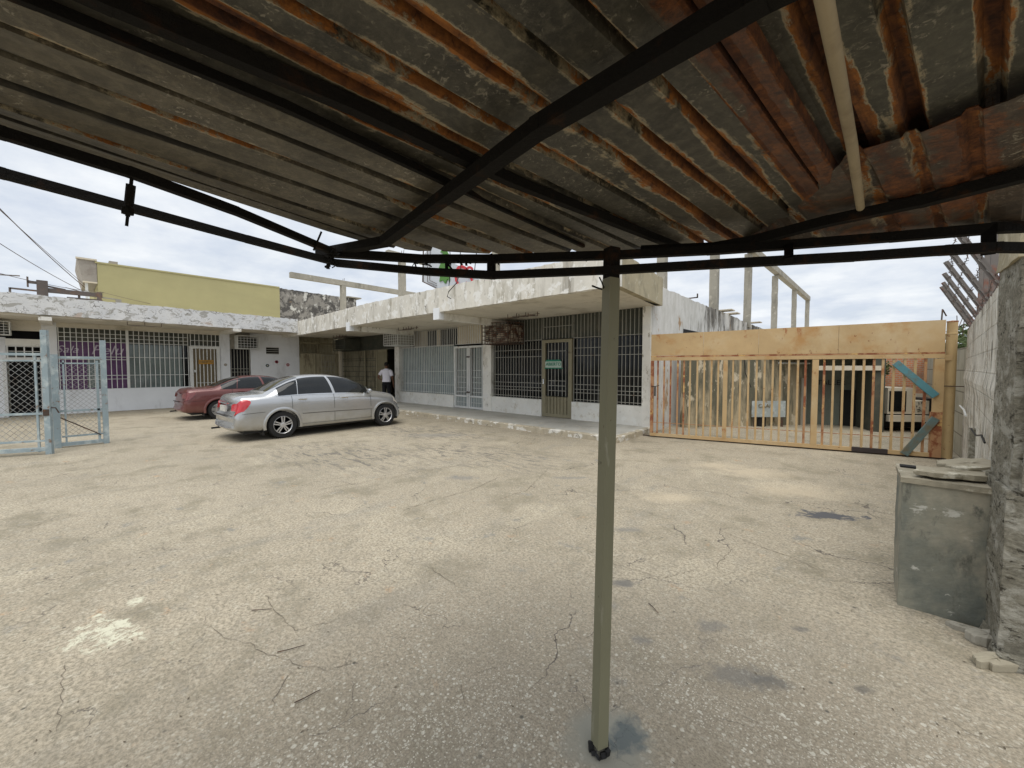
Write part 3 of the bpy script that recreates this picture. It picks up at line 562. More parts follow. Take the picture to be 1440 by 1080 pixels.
# bay at the inner corner, mostly in the dark
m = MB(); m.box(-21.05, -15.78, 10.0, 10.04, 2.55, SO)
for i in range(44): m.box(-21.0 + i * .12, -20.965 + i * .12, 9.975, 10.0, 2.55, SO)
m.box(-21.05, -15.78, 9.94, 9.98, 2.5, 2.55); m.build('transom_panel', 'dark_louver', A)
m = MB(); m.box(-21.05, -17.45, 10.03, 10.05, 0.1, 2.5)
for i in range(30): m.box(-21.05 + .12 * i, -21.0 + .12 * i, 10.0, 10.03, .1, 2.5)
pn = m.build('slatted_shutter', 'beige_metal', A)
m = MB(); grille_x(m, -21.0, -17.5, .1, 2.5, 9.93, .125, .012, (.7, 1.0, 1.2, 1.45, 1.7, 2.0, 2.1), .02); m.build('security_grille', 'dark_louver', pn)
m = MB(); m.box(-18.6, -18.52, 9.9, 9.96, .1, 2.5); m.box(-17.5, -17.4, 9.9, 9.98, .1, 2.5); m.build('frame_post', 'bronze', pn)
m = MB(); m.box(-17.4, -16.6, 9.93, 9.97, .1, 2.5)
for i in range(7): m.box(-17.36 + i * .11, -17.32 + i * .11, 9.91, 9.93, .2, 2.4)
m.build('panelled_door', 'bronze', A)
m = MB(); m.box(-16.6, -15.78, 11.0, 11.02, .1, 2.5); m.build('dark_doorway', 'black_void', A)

# ---------------------------------------------------------------- window air conditioners in their cages
def ac_unit(name, c, w, d, h, face, cage_mat, body_mat, label, group='caged air conditioners on the shopfronts', rusty=False):
    """face: 'y' projects towards -y from a wall along x, 'x' projects towards +x from a wall along y; c = wall-side centre bottom"""
    r = thing(name, c, label, 'air conditioner', group)
    def P(a, b, z):   # a along the wall, b outwards
        return (c[0] + a, c[1] - b, c[2] + z) if face == 'y' else (c[0] + b, c[1] + a, c[2] + z)
    def bx(mb, a0, a1, b0, b1, z0, z1):
        p = P(a0, b0, z0); q = P(a1, b1, z1); mb.box(p[0], q[0], p[1], q[1], p[2], q[2])
    m = MB(); bx(m, -w / 2 + .07, w / 2 - .07, -.05, d - .08, .07, h - .07); bd = m.build('casing', body_mat, r)
    m = MB()
    for i in range(9):
        z = .1 + (h - .2) * i / 8; bx(m, -w / 2 + .1, w / 2 - .1, d - .08, d - .066, z - .008, z + .008)
    m.build('vent_slats', 'dark_louver' if body_mat != 'dark_louver' else 'black_void', bd)
    m = MB(); s = .012
    for a in (-w / 2, w / 2):
        for b in (0, d): bx(m, a - s, a + s, b - s, b + s, 0, h)
    for z in (0, h):
        for b in (0, d): bx(m, -w / 2 + s, w / 2 - s, b - s, b + s, z - s, z + s)
        for a in (-w / 2, w / 2): bx(m, a - s, a + s, s, d - s, z - s, z + s)
    n = 7
    for i in range(1, n):
        a = -w / 2 + w * i / n
        if not rusty: bx(m, a - .006, a + .006, d - .006, d + .006, s, h - s)
        bx(m, a - .006, a + .006, s, d - s, -.006, .006)
    for i in range(1, 5):
        z = h * i / 5; bx(m, -w / 2 + s, w / 2 - s, d - .008, d + .004, z - .007, z + .007)
        for a in (-w / 2, w / 2): bx(m, a - .007, a + .007, s, d - s, z - .007, z + .007)
    for i in range(1, 6):
        b = d * i / 6
        for a in (-w / 2, w / 2): bx(m, a - .007, a + .007, b - .006, b + .006, s, h - s)
    m.build('cage', cage_mat, r)
    return r
ac_unit('air_conditioner', (-8.85, 9.88, 2.42), 1.15, .75, .66, 'y', 'rust_dark', 'bone_rusty', 'rust-brown caged air conditioner hanging beside the olive framed shop door')
ac_unit('air_conditioner', (-14.85, 9.88, 2.58), 1.05, .8, .52, 'y', 'metal_white', 'metal_grey', 'white caged air conditioner above the doorway with the person')
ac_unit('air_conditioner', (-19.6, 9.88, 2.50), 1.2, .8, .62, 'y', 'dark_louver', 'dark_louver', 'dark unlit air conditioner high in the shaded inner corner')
ac_unit('air_conditioner', (-21.25, 5.55, 2.50), .85, .45, .58, 'x', 'metal_white', 'dark_louver', 'pale caged air conditioner over the narrow barred window of the white wall')
ac_unit('air_conditioner', (-21.25, -1.55, 2.72), .8, .5, .42, 'x', 'metal_white', 'dark_louver', 'white air conditioner under the eave left of the dark doorway')

# sign on the olive door
sg = thing('open_sign', (-7.07, 9.86, 1.63), 'small green and white Spanish open sign hanging on the olive door', 'sign')
MT['sign_white'] = weathered('sign_white', (.42, .52, .46), [], var=.04, rough=.5, bump=0); MT['sign_green'] = weathered('sign_green', (.02, .20, .12), [], rough=.5, bump=0)
m = MB(); m.box(-7.38, -6.78, 9.86, 9.872, 1.65, 1.84); bd = m.build('board', 'sign_white', sg)
m = MB(); m.prism([(-7.38, 9.852, 1.84), (-6.78, 9.852, 1.84), (-6.84, 9.852, 1.89), (-7.32, 9.852, 1.89)], (0, .02, 0)); m.box(-7.41, -6.73, 9.852, 9.874, 1.62, 1.645); m.build('green_edge', 'sign_green', sg)
text_on('ABIERTO', .14, (-7.07, 9.855, 1.75), (1, 0, 0), 'lettering', 'sign_green', sg)

# ================================================================ LEFT SHOPS (front along x = -21.3)
XB = -21.3; SB = 3.24
B = thing('side_shops', (-23, 2, 0), 'low white shop row with peeling blue-white fascia and barred display windows behind the parked cars', 'building')
m = MB(); vs = []; random.seed(21); n = 130
for i in range(n + 1):
    y = -8 + 15.05 * i / n; zt = 3.90 - .07 * max(0, y + 1) / 8 + random.uniform(-.018, .018); zb = 3.31 - .08 * max(0, y + 1) / 8 + random.uniform(-.012, .008)
    vs += [(-19.2, y, zb), (-19.2, y, zt), (-19.38, y, zt), (-19.38, y, zb)]
m.add(vs, [(4 * i + q, 4 * i + (q + 1) % 4, 4 * i + 4 + (q + 1) % 4, 4 * i + 4 + q) for i in range(n) for q in range(4)] + [(0, 3, 2, 1), (4 * n, 4 * n + 1, 4 * n + 2, 4 * n + 3)])
m.build('fascia', 'fascia_b', B)
m = MB(); m.box(-30, -19.38, -8, 9.85, SB, SB + .25); m.build('roof_slab', 'soffit', B)
for y in (-.36, 4.72, 7.2):
    m = MB(); m.box(XB + .02, -19.15, y - .14, y + .14, SB - .12, SB - .002); m.build('soffit_beam', 'plaster', B)
def wallb(y0, y1, z0, z1, mat, nm='wall', x1=None):
    m = MB(); m.box(XB - .15, (x1 or XB), y0, y1, z0, z1); return m.build(nm, mat, B)
wallb(5.74, 7.86, 0, SB, 'white_wall'); wallb(4.58, 4.94, 0, SB, 'white_wall', 'pier'); wallb(-.50, -.15, 0, SB, 'white_wall', 'pier')
wallb(4.94, 5.74, 0, 1.02, 'white_wall'); wallb(-.15, 3.5, 0, .86, 'white_wall', 'sill_wall', XB + .02)
wallb(-.15, 4.58, 3.08, SB, 'soffit', 'lintel'); wallb(-8, -1.28, 0, 2.66, 'white_wall'); wallb(-8, -.5, 2.9, SB, 'soffit', 'lintel')
wallb(-1.28, -.5, 2.38, 2.62, 'plaster', 'lintel')
m = MB(); m.box(XB - .1, XB + .012, 0.0, 3.5, .28, .31); m.build('sill_line', 'white_wall', B)
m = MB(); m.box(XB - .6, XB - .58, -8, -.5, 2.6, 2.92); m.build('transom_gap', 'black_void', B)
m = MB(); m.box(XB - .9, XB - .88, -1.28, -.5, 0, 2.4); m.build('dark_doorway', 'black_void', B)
m = MB(); grille_y(m, -1.25, -.53, 1.98, 2.38, XB + .01, .18, .03, (2.0, 2.2, 2.36)); m.box(XB - .03, XB + .03, -1.28, -.5, 1.9, 1.98); m.build('transom_grille', 'metal_white', B)
m = MB(); m.box(XB - .02, XB + .03, -1.36, -1.28, 0, 1.95); m.box(XB - .02, XB + .03, -.56, -.5, 0, 1.95); m.build('door_frame', 'metal_white', B)
m = MB(); m.box(XB - .13, XB - .11, -.15, 1.62, .86, 2.60); pw = m.build('purple_window', 'purple', B)
m = MB(); m.box(XB - .108, XB - .10, .55, 1.02, .9, 2.05); m.build('poster', 'glass_teal', pw)
MT['script_white'] = weathered('script_lettering', (.50, .44, .52), [], bump=0)
for body, y, s in (('Pelu', 1.02, .50), ('Sala', .02, .36)):
    text_on(body, s, (XB - .104, y + .05, 2.3), (0, 1, 0), 'script_lettering', 'script_white', pw, .35)
m = MB(); m.box(XB - .13, XB - .11, 1.66, 3.28, .86, 2.56); gw = m.build('display_window', 'glass_teal', B)
m = MB(); m.box(XB - .13, XB - .11, 3.28, 3.5, 0, 2.56); m.build('dark_gap', 'glass_dark', B)
m = MB(); m.box(XB - .16, XB - .14, -.15, 4.58, 2.56, 3.08); tw = m.build('transom_window', 'dark_louver', B)
m = MB(); grille_y(m, -.12, 1.6, .86, 3.08, XB + .03, .145, .022, (1.22, 1.36, 1.95, 2.05, 2.6, 2.75, 2.9)); m.build('security_grille', 'metal_white', pw)
m = MB(); grille_y(m, 1.66, 3.46, .86, 3.08, XB + .03, .145, .022, (1.36, 2.05, 2.6, 2.75, 2.9)); m.box(XB + .0, XB + .05, 1.60, 1.66, .86, 3.08); m.build('security_grille', 'metal_white', gw)
m = MB(); grille_y(m, 3.55, 4.56, 2.56, 3.08, XB + .03, .145, .022, (2.58, 2.8)); m.build('transom_grille', 'metal_white', tw)
m = MB(); m.box(XB - .02, XB + .05, 3.5, 3.62, .05, 2.56); m.box(XB - .02, XB + .05, 4.44, 4.56, .05, 2.56); m.box(XB - .02, XB + .05, 3.62, 4.44, 2.46, 2.56); m.box(XB - .02, XB + .05, 3.62, 4.44, .05, .15)
db = m.build('grille_door', 'metal_white', B)
m = MB(); m.box(XB - .06, XB - .04, 3.62, 4.44, .05, 2.46); m.build('door_pane', 'doorpane', db)
m = MB(); grille_y(m, 3.72, 4.36, .15, 2.46, XB + .02, .13, .03, (1.0,)); m.build('door_grille', 'metal_white', db)
m = MB(); m.box(XB + .05, XB + .09, 3.64, 3.72, 1.45, 1.55); m.build('lock', 'metal_white', db)
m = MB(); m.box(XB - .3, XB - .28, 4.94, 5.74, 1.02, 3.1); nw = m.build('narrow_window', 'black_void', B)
m = MB(); grille_y(m, 4.98, 5.70, 1.02, 2.55, XB - .02, .12, .02, (1.45, 1.6)); m.build('security_grille', 'metal_grey', nw)
m = MB(); m.box(XB - .2, XB - .05, 4.94, 5.74, 2.5, SB); m.build('transom_panel', 'grey_concrete', nw)
m = MB(); m.box(XB - .01, XB + .006, 6.38, 6.93, 2.30, 2.62); vt = m.build('vent', 'black_void', B)
m = MB()
for i in range(4): m.box(XB + .006, XB + .02, 6.38, 6.93, 2.31 + i * .095, 2.335 + i * .095)
m.build('louvre', 'metal_grey', vt)
# beige metal gate that closes the inner corner
m = MB(); m.box(XB - .03, XB - .01, 7.86, 9.84, 0, 2.35)
for i in range(17): m.box(XB - .01, XB + .006, 7.88 + i * .118, 7.92 + i * .118, 0.02, 2.35)
cg = m.build('corner_gate', 'beige_metal', B)
m = MB(); m.box(XB - .02, XB + .03, 8.62, 8.68, 0, 2.35); m.box(XB - .02, XB + .03, 7.86, 9.84, 2.35, 2.40); m.box(XB - .02, XB + .03, 9.74, 9.84, 0, 2.35); m.build('gate_frame', 'bronze', cg)
m = MB(); grille_y(m, 7.9, 9.8, 2.40, 3.1, XB, .17, .02, (2.75,)); m.box(XB - .01, XB + .03, 7.86, 9.84, 2.86, 2.95); m.build('top_grille', 'bronze', cg)
m = MB(); grille_y(m, 8.95, 9.6, 1.3, 2.3, XB + .04, .16, .012, (1.3, 1.5, 1.7, 1.95, 2.3)); m.build('door_grille', 'metal_grey', cg)
m = MB(); m.box(XB - .5, XB - .48, 7.86, 10.6, 0, SB); m.build('corner_wall', 'beige_metal', B)
m = MB(); m.box(XB - 4, XB - 3.9, -8, 9.8, 0, SB); m.build('back_wall', 'soffit', B)
# painted numbers, little flower tiles, lamp frame, door plaque
for i, (y, z, ca, lb) in enumerate(((6.42, 1.75, (.05, .10, .12), 'small dark teal flower tile, lowest of the three on the white wall'), (6.82, 1.93, (.30, .03, .05), 'small red and dark flower tile, topmost of the three on the white wall'), (7.32, 1.79, (.45, .10, .16), 'small pink flower tile nearest the beige corner gate'))):
    MT['tile%d' % i] = weathered('tile_glaze_%d' % i, ca, [], rough=.3, bump=0)
    ft = thing('flower_tile', (XB + .01, y, z), lb, 'wall ornament', 'flower tiles on the white wall')
    m = MB()
    for k in range(6):
        a = k * math.pi / 3; m.lathe([(.035, 0), (.035, .012)], (XB + .002, y + .045 * math.cos(a), z + .045 * math.sin(a)), 'x', 10)
    m.build('petals', 'tile%d' % i, ft)
    m = MB(); m.lathe([(.03, 0), (.03, .018)], (XB + .004, y, z), 'x', 10); m.build('centre', 'bone' if i != 1 else 'plastic_black', ft)
pl = thing('door_plaque', (XB + .07, 4.05, 1.8), 'small orange plaque with writing on the barred white door', 'sign')
MT['plaque'] = weathered('orange_plaque', (.45, .24, .05), [], bump=0)
m = MB(); m.box(XB + .05, XB + .06, 3.80, 4.32, 1.80, 1.98); m.build('board', 'plaque', pl); text_on('ABIERTO', .12, (XB + .066, 4.06, 1.89), (0, 1, 0), 'lettering', 'doorpane', pl)
m = MB(); m.lathe([(.0, 0), (.06, 0), (.06, .02), (.04, .03), (0, .03)], (XB + .002, 4.76, 1.78), 'x', 16)
m.build('round_plaque', 'grey_concrete', label='small round grey plaque on the pier right of the barred white door', category='wall ornament')
m = MB()
for a in (0, .45, .9): m.bar((-19.3, 1.5 + a, SB + .02), (-19.3, 1.5 + a, SB - .1), .014)
m.bar((-19.3, 1.5, SB - .1), (-19.3, 2.4, SB - .1), .014); m.build('soffit_lamp_cage', 'rust_dark', B)

# ================================================================ YELLOW BUILDING, GABLE WALL
Yb = thing('yellow_building', (-25, 4, 3.4), 'plain yellow painted upper storey rising behind the peeling fascia', 'building')
m = MB(); m.box(-30, -22.5, .96, 7.42, 3.2, 5.72); m.build('wall', 'yellow', Yb)
m = MB(); m.box(-30, -22.47, .90, 7.42, 5.722, 5.78); m.build('roof_edge', 'yellow', Yb)
m = MB(); m.prism([(-22.52, .95, 4.98), (-22.52, .58, 4.98), (-22.52, .42, 5.80), (-22.52, .95, 5.80)], (-3, 0, 0)); ev = m.build('eave', 'frame_beige', Yb)
m = MB(); m.box(-22.6, -22.46, .40, .96, 5.80, 5.86); m.box(-22.58, -22.48, .56, .95, 4.93, 4.98); m.build('eave_trim', 'bone', ev)
m = MB(); m.box(-22.66, -22.58, .62, .70, 3.5, 4.98); m.build('eave_post', 'metal_white', Yb)
m = MB(); m.box(-23.0, -22.6, 1.30, 1.55, 5.78, 5.90); m.build('vent_box', 'frame_beige', Yb)
m = MB(); vs = []; random.seed(8); n = 40
for i in range(n + 1):
    y = 7.42 + 4.1 * i / n; zt = 5.72 + random.uniform(-.02, .02) - .04 * i / n
    vs += [(-22.5, y, 3.2), (-22.5, y, zt), (-22.75, y, zt), (-22.75, y, 3.2)]
m.add(vs, [(4 * i + q, 4 * i + (q + 1) % 4, 4 * i + 4 + (q + 1) % 4, 4 * i + 4 + q) for i in range(n) for q in range(4)] + [(0, 3, 2, 1), (4 * n, 4 * n + 1, 4 * n + 2, 4 * n + 3)])
m.build('block_wall', 'gable', label='black mould-stained unpainted block wall continuing the yellow building', category='wall')
m = MB(); m.box(-22.9, -22.3, 10.9, 11.75, 5.70, 5.76); m.build('roof_tile_edge', 'grey_concrete', label='thin dark slab end sticking out from the top of the stained block wall', category='slab')

# ================================================================ CONCRETE FRAMES STANDING ON THE ROOFS
def roof_frame(name, posts, beam, w, label, hb=.22, pmat='grey_concrete'):
    r = thing(name, (posts[0][0], posts[0][1], posts[0][2]), label, 'concrete frame', 'unfinished concrete frames on the roofs')
    for x, y, z0, z1, pw in posts:
        m = MB(); n = 9; vs = []
        for i in range(n + 1):
            z = z0 + (z1 - z0) * i / n; j = random.uniform(-.008, .008)
            vs += [(x - pw / 2 + j, y - pw / 2, z), (x + pw / 2 + j, y - pw / 2, z), (x + pw / 2 + j, y + pw / 2, z), (x - pw / 2 + j, y + pw / 2, z)]
        m.add(vs, [(4 * i + q, 4 * i + (q + 1) % 4, 4 * i + 4 + (q + 1) % 4, 4 * i + 4 + q) for i in range(n) for q in range(4)] + [(0, 3, 2, 1), (4 * n, 4 * n + 1, 4 * n + 2, 4 * n + 3)])
        m.build('post', pmat, r)
    if beam: m = MB(); m.bar(beam[0], beam[1], w, hb); m.build('beam', pmat, r)
    m = MB()
    for x, y, z0, z1, pw in posts:
        for dx in (-.05, .05): m.bar((x + dx, y, z1), (x + dx * 1.6, y + .05, z1 + .38), .014)
    m.build('rebar', 'rust_dark', r); return r
roof_frame('unfinished_storey', [(-19.7, 9.4, 3.5, 5.75, .22)], ((-19.7, 6.95, 5.88), (-19.7, 14.0, 5.88)), .22, 'weathered concrete post and long level beam above the inner corner of the shops', .24)
roof_frame('unfinished_storey', [(-13.75, 8.95, 3.37, 5.9, .22)], ((-13.75, 8.3, 6.02), (-13.75, 10.4, 6.02)), .22, 'concrete post with a short beam stub standing behind the tree sign')
roof_frame('unfinished_storey', [(-10.97, 11.4, 3.5, 6.3, .24)], None, .2, 'bare grey concrete post standing alone right of the tree sign')
sp = [(-4.2, 10.9, 3.5, 6.9, .22), (-4.2, 15.9, 3.55, 6.9, .27), (-4.1, 20.9, 3.5, 6.82, .27), (-3.9, 26.7, 3.5, 6.8, .27), (-3.65, 32.6, 3.5, 6.85, .26), (-3.45, 38.4, 3.5, 6.85, .26)]
roof_frame('unfinished_storey', sp, ((-4.3, 10.6, 7.0), (-3.43, 38.6, 7.0)), .28, 'row of six tall concrete posts under one long beam on the side wall', .30)
m = MB(); m.box(-4.35, -3.9, 13.0, 13.05, 3.80, 3.83); m.box(-3.93, -3.90, 13.0, 13.05, 3.80, 3.93)
m.build('roof_bracket', 'rust_dark', label='small rusty bracket poking out over the mouldy side wall', category='bracket')
for y, dxx in ((16.3, .5), (17.4, .45), (21.6, .5)):
    m = MB(); m.box(-4.3, -4.3 + dxx + .1, y, y + .5, 3.77, 3.81)
    m.build('loose_slab', 'bone', label='flat pale slab laid on top of the mouldy side wall', category='slab', group='slabs on the side wall')

# ---------------------------------------------------------------- steel skeleton on the left roof
Sf = thing('steel_frame', (-20, 0, 3.7), 'dark rusty steel beam skeleton lying on the roof of the side shops', 'steel frame')
m = MB(); m.box(-20.1, -19.88, -.52, -.28, 3.6, 4.46); m.build('post', 'steelbeam', Sf)
m = MB(); m.box(-20.06, -19.92, -.28, .95, 4.10, 4.24); m.box(-20.075, -19.905, .82, .93, 3.75, 4.265); m.build('beam', 'steelbeam', Sf)
m = MB(); m.bar((-20, -.28, 4.30), (-20, .1, 4.24), .05); m.box(-20.05, -19.95, -.70, -.5, 4.34, 4.42); m.box(-20.05, -19.95, -.72, -.68, 4.22, 4.54); m.build('hook', 'steelbeam', Sf)
m = MB(); m.bar((-20, -1.06, 4.13), (-20, -.5, 4.12), .05); m.bar((-20, -1.06, 4.15), (-20, -1.06, 3.9), .05); m.build('light_rail', 'steelbeam', Sf)
m = MB(); m.bar((-20, .12, 3.99), (-20, .95, 3.99), .05); m.bar((-20, .4, 4.1), (-20, .4, 3.8), .06); m.build('cross_rail', 'steelbeam', Sf)
m = MB(); m.bar((-20, .95, 4.1), (-20, 1.4, 4.07), .04); m.box(-20.1, -19.9, 1.28, 1.42, 3.8, 4.08); m.build('end_block', 'grey_concrete', Sf)
m = MB(); m.bar((-20, .1, 4.32), (-20, .5, 4.22), .02); m.build('loose_rod', 'steelbeam', Sf)

# ---------------------------------------------------------------- roof sign with a tree
rs_ = thing('roof_sign', (-9.2, 7.62, 3.8), 'slanted pale roof sign with a green pine tree and red letters behind the fascia', 'sign')
def SP(px, py, y=7.62): return atY(px, py, y)
MT['sign_panel'] = weathered('pale_sign_panel', (.55, .58, .62), [], var=.05, rough=.4, bump=0); MT['tree_green'] = weathered('sign_tree_green', (.09, .22, .05), [], rough=.5, bump=0); MT['sign_red'] = weathered('sign_red', (.52, .05, .06), [], rough=.4, bump=0)
pts = [(595.5, 359), (594, 396), (614, 406), (630, 425), (690, 425), (690, 412), (668, 386), (640, 371), (628, 352), (606, 345)]
m = MB(); m.prism([SP(*p) for p in pts], (0, .06, 0)); m.build('panel', 'sign_panel', rs_)
m = MB(); m.path([SP(595.5, 345, 7.6), SP(594.5, 396, 7.6), SP(615, 406, 7.6)], .03); m.path([SP(601, 345, 7.6), SP(601, 396, 7.6), SP(614, 402, 7.6)], .012); m.path([SP(605, 345, 7.6), SP(604, 394, 7.6), SP(614, 399, 7.6)], .012); m.build('border', 'steelbeam', rs_)
m = MB(); tr = [(624, 345), (619, 355), (623, 355), (618.5, 364), (622, 364), (616, 379), (620, 381), (617.5, 396), (622, 394), (626, 399), (629, 392), (632, 396), (631.5, 382), (633, 382), (630, 372), (632, 372), (630, 362), (632, 361), (628, 353)]
m.prism([SP(a, b, 7.585) for a, b in tr], (0, .03, 0)); m.build('tree_emblem', 'tree_green', rs_)
q = SP(648, 391, 7.58); text_on('C', .95, (q[0], q[1], q[2]), (1, 0, -.28), 'red_letter', 'sign_red', rs_)
q = SP(660.5, 391, 7.58); text_on('S', .85, (q[0], q[1], q[2]), (1, 0, -.28), 'red_letter', 'sign_red', rs_)
m = MB(); m.tube([SP(647, 345, 7.5), SP(648, 380, 7.4), SP(642, 398, 7.02), SP(631, 410, 6.98), SP(629, 417, 6.98), SP(634, 420, 6.98)], .012, 6)
m.build('hanging_cable', 'plastic_black', label='thin black cable looping down from the roof sign over the fascia', category='cable')
m = MB(); m.tube([SP(671, 345, 7.5), SP(667, 384, 7.5)], .012, 5); m.tube([SP(632, 345, 7.45), SP(634, 372, 7.45), SP(631, 405, 7.45)], .012, 5); m.build('stay_wire', 'plastic_black', rs_)

# ================================================================ CANOPY OVERHEAD
ZS = 2.235
CN = thing('metal_canopy', (-.9, .6, 2.2), 'rusty corrugated zinc canopy on blackened steel tubes held up by one olive post', 'canopy')
def line_x(p, vp, y):  # image line through p towards (vp, 517)
    return p[0] + (vp - p[0]) * (y - p[1]) / (517 - p[1])
def far_pt(p, vp, fl):
    # intersection of the rib line with the far edge polyline, both seen from above
    best = None
    for (a, b) in zip(fl[:-1], fl[1:]):
        x1, y1 = p; x2, y2 = vp, 517.0; x3, y3 = a; x4, y4 = b
        den = (x1 - x2) * (y3 - y4) - (y1 - y2) * (x3 - x4)
        if abs(den) < 1e-6: continue
        px = ((x1 * y2 - y1 * x2) * (x3 - x4) - (x1 - x2) * (x3 * y4 - y3 * x4)) / den
        py = ((x1 * y2 - y1 * x2) * (y3 - y4) - (y1 - y2) * (x3 * y4 - y3 * x4)) / den
        if min(x3, x4) - 1 <= px <= max(x3, x4) + 1: best = (px, py)
    return best
def sheet(name, ribs, far, z0, z1, mat, back=2.6, ribw=.25, ribh=.028, label=None, sag=.006, u0=0, edge=.0, zfun=None, seed=1):
    """corrugated sheet: ribs run from behind the viewer to the far edge line"""
    rn = random.Random(seed); L = []
    for p, vp in ribs:
        f = far_pt(p, vp, far)
        a = Vector(at(p[0], p[1], z0)); b = Vector(at(f[0], f[1], z1)); d = (b - a).normalized()
        L.append((a - d * back, b + d * rn.uniform(0, edge)))  # unseen run behind the viewer, added to darken the underside
    NL = 70; cols = []   # columns across: list of (u, function)
    prof = [(-ribw / 2, 0), (-ribw * .27, 1), (ribw * .27, 1), (ribw / 2, 0)]
    K = len(L)
    for i in range(K):
        for q, h in prof:
            u = i + q
            if u < 0 or u > K - 1: continue
            cols.append((u, h))
        if i < K - 1: cols.append((i + .5, 0.0))
    cols.sort(); vs = []; uvs = []
    for u, h in cols:
        i = min(int(u), K - 2); tt = u - i
        a = L[i][0].lerp(L[i + 1][0], tt); b = L[i][1].lerp(L[i + 1][1], tt); ln = (b - a).length
        for j in range(NL + 1):
            s = j / NL; s = 1 - (1 - s) ** 1.25
            p = a.lerp(b, s)
            zz = ribh * h + sag * math.sin(u * 2.1 + s * 9) * .6 + sag * math.sin(u * 5.3 - s * 17) * .3
            if j == NL: zz += rn.uniform(-.004, .004); p = p + (b - a).normalized() * rn.uniform(-.02, .012)
            vs.append((p.x, p.y, p.z + zz + (zfun(u, s) if zfun else 0))); uvs.append((u + u0, s * ln))
    fs = [(c * (NL + 1) + j, c * (NL + 1) + j + 1, (c + 1) * (NL + 1) + j + 1, (c + 1) * (NL + 1) + j) for c in range(len(cols) - 1) for j in range(NL)]
    # a real thickness, so that the sheet blocks light from both sides
    k = len(vs); vs2 = [(x, y, z + .0025) for x, y, z in vs]
    m = MB(); m.add(vs + vs2, fs + [tuple(q + k for q in reversed(f)) for f in fs])
    me = bpy.data.meshes.new(name); o3 = Vector(CN['_o']); me.from_pydata([tuple(Vector(p) - o3) for p in m.v], [], m.f); me.update()
    ul = me.uv_layers.new(name='UVMap'); allu = uvs + uvs
    idx = np.zeros(len(me.loops), dtype=np.int32); me.loops.foreach_get('vertex_index', idx)
    ul.data.foreach_set('uv', np.array(allu, dtype=np.float32)[idx].ravel())
    me.materials.append(MT[mat]); o = bpy.data.objects.new(name, me); SC.collection.objects.link(o); o.parent = CN; o['_o'] = tuple(o3)
    if label: o['label'] = label
    return o
FAR = [(380, 334), (520, 346), (560, 352), (700, 360), (860, 356), (930, 351), (1060, 338), (1160, 312), (1215, 296), (1300, 275), (1440, 244), (1600, 200)]
FAR_L = [(330, 262), (430, 318), (505, 341), (545, 349), (700, 359), (860, 355), (930, 350), (1100, 330)]
sheet('zinc_sheet', [((0, 180), 1052), ((0, 165), 1075), ((0, 147), 1100), ((0, 112), 1145), ((0, 75), 1178), ((0, 33), 1212), ((45, 0), 1240)], FAR_L, ZS - .02, ZS - .02, 'zinc_a', label='pale grey corrugated sheet at the open left edge', seed=2)
sheet('zinc_sheet', [((44, 0), 1240), ((145, 0), 1262), ((270, 0), 1280), ((400, 0), 1292), ((549, 0), 1303), ((680, 0), 1315), ((815, 0), 1328), ((912, 0), 1331)], FAR, ZS, ZS, 'zinc_b', label='grey corrugated sheet with white bloom and rust lines', u0=7, seed=3)
sheet('zinc_sheet', [((890, 0), 1331), ((965, 0), 1334), ((1036, 0), 1338)], FAR, ZS - .006, ZS - .006, 'zinc_d', label='narrow strip of sheet almost eaten away by deep brown rust', u0=14, seed=6, ribw=.16)
sheet('zinc_sheet', [((1012, 0), 1334), ((1120, 0), 1347), ((1248, 0), 1366), ((1395, 0), 1394), ((1560, 0), 1420), ((1760, 0), 1450)], [(1020, 352), (1120, 328), (1170, 310), (1215, 262), (1300, 240), (1440, 188), (1800, 80)], ZS + .03, ZS + .03, 'zinc_c', label='wide dark sheet with broad brown rust bands', u0=16, seed=4, ribw=.34)
FAR_R = [(930, 356), (1060, 347), (1260, 331), (1440, 322), (1700, 305)]
sheet('zinc_sheet', [((1035, 343), 1338), ((1118, 308), 1345), ((1207, 221), 1352), ((1285, 203), 1385), ((1368, 176), 1402), ((1470, 134), 1420), ((1620, 74), 1450)], FAR_R, ZS - .012, ZS - .07, 'zinc_red', back=.05, label='short deep red rusted sheet lapped under the dark one', u0=25, seed=5, sag=.007, ribw=.34, ribh=.012)
def tube_px(mb, pts, w, h=None):
    return mb.path([Vector(at(*p)) for p in pts], w, h)
ZR = 2.165
def part(name, pts, w, h=None, mat='soot'):
    m = MB(); tube_px(m, pts, w, h); return m.build(name, mat, CN)
part('rafter', [(452, 356, ZR), (540, 340, ZR + .005), (760, 178, ZR + .012), (1062, -2, ZR + .02), (1500, -220, ZR + .05)], .042, .034)
part('purlin_and_rib_shade', [(-260, -190, ZS - .02), (145, -2, ZS - .02), (500, 150, ZS - .02), (720, 254, ZS - .02), (955, 348, ZS - .02)], .027, .03)
part('purlin_and_rib_shade', [(-260, -120, ZS - .025), (42, 0, ZS - .025), (400, 148, ZS - .02), (640, 262, ZS - .02), (820, 345, ZS - .02)], .014, .02)  # thin black bar painting in a rib's shaded side, not a second tube
part('front_rail', [(468, 356, 2.15), (590, 364, 2.145), (700, 364, 2.14), (860, 359, 2.135), (1000, 352, 2.135), (1100, 345, 2.14), (1260, 333, 2.14), (1400, 321, 2.145), (1475, 318, 2.15)], .034, .034)
part('inner_rail', [(905, 352, 2.165), (1000, 348, 2.16), (1060, 338, 2.165), (1160, 312, 2.17), (1300, 282, 2.175), (1440, 246, 2.18), (1600, 200, 2.18)], .036, .034)
part('side_rail', [(-120, 150, 2.17), (0, 186, 2.17), (185, 243, 2.165), (330, 296, 2.16), (466, 353, 2.15)], .024, .026)
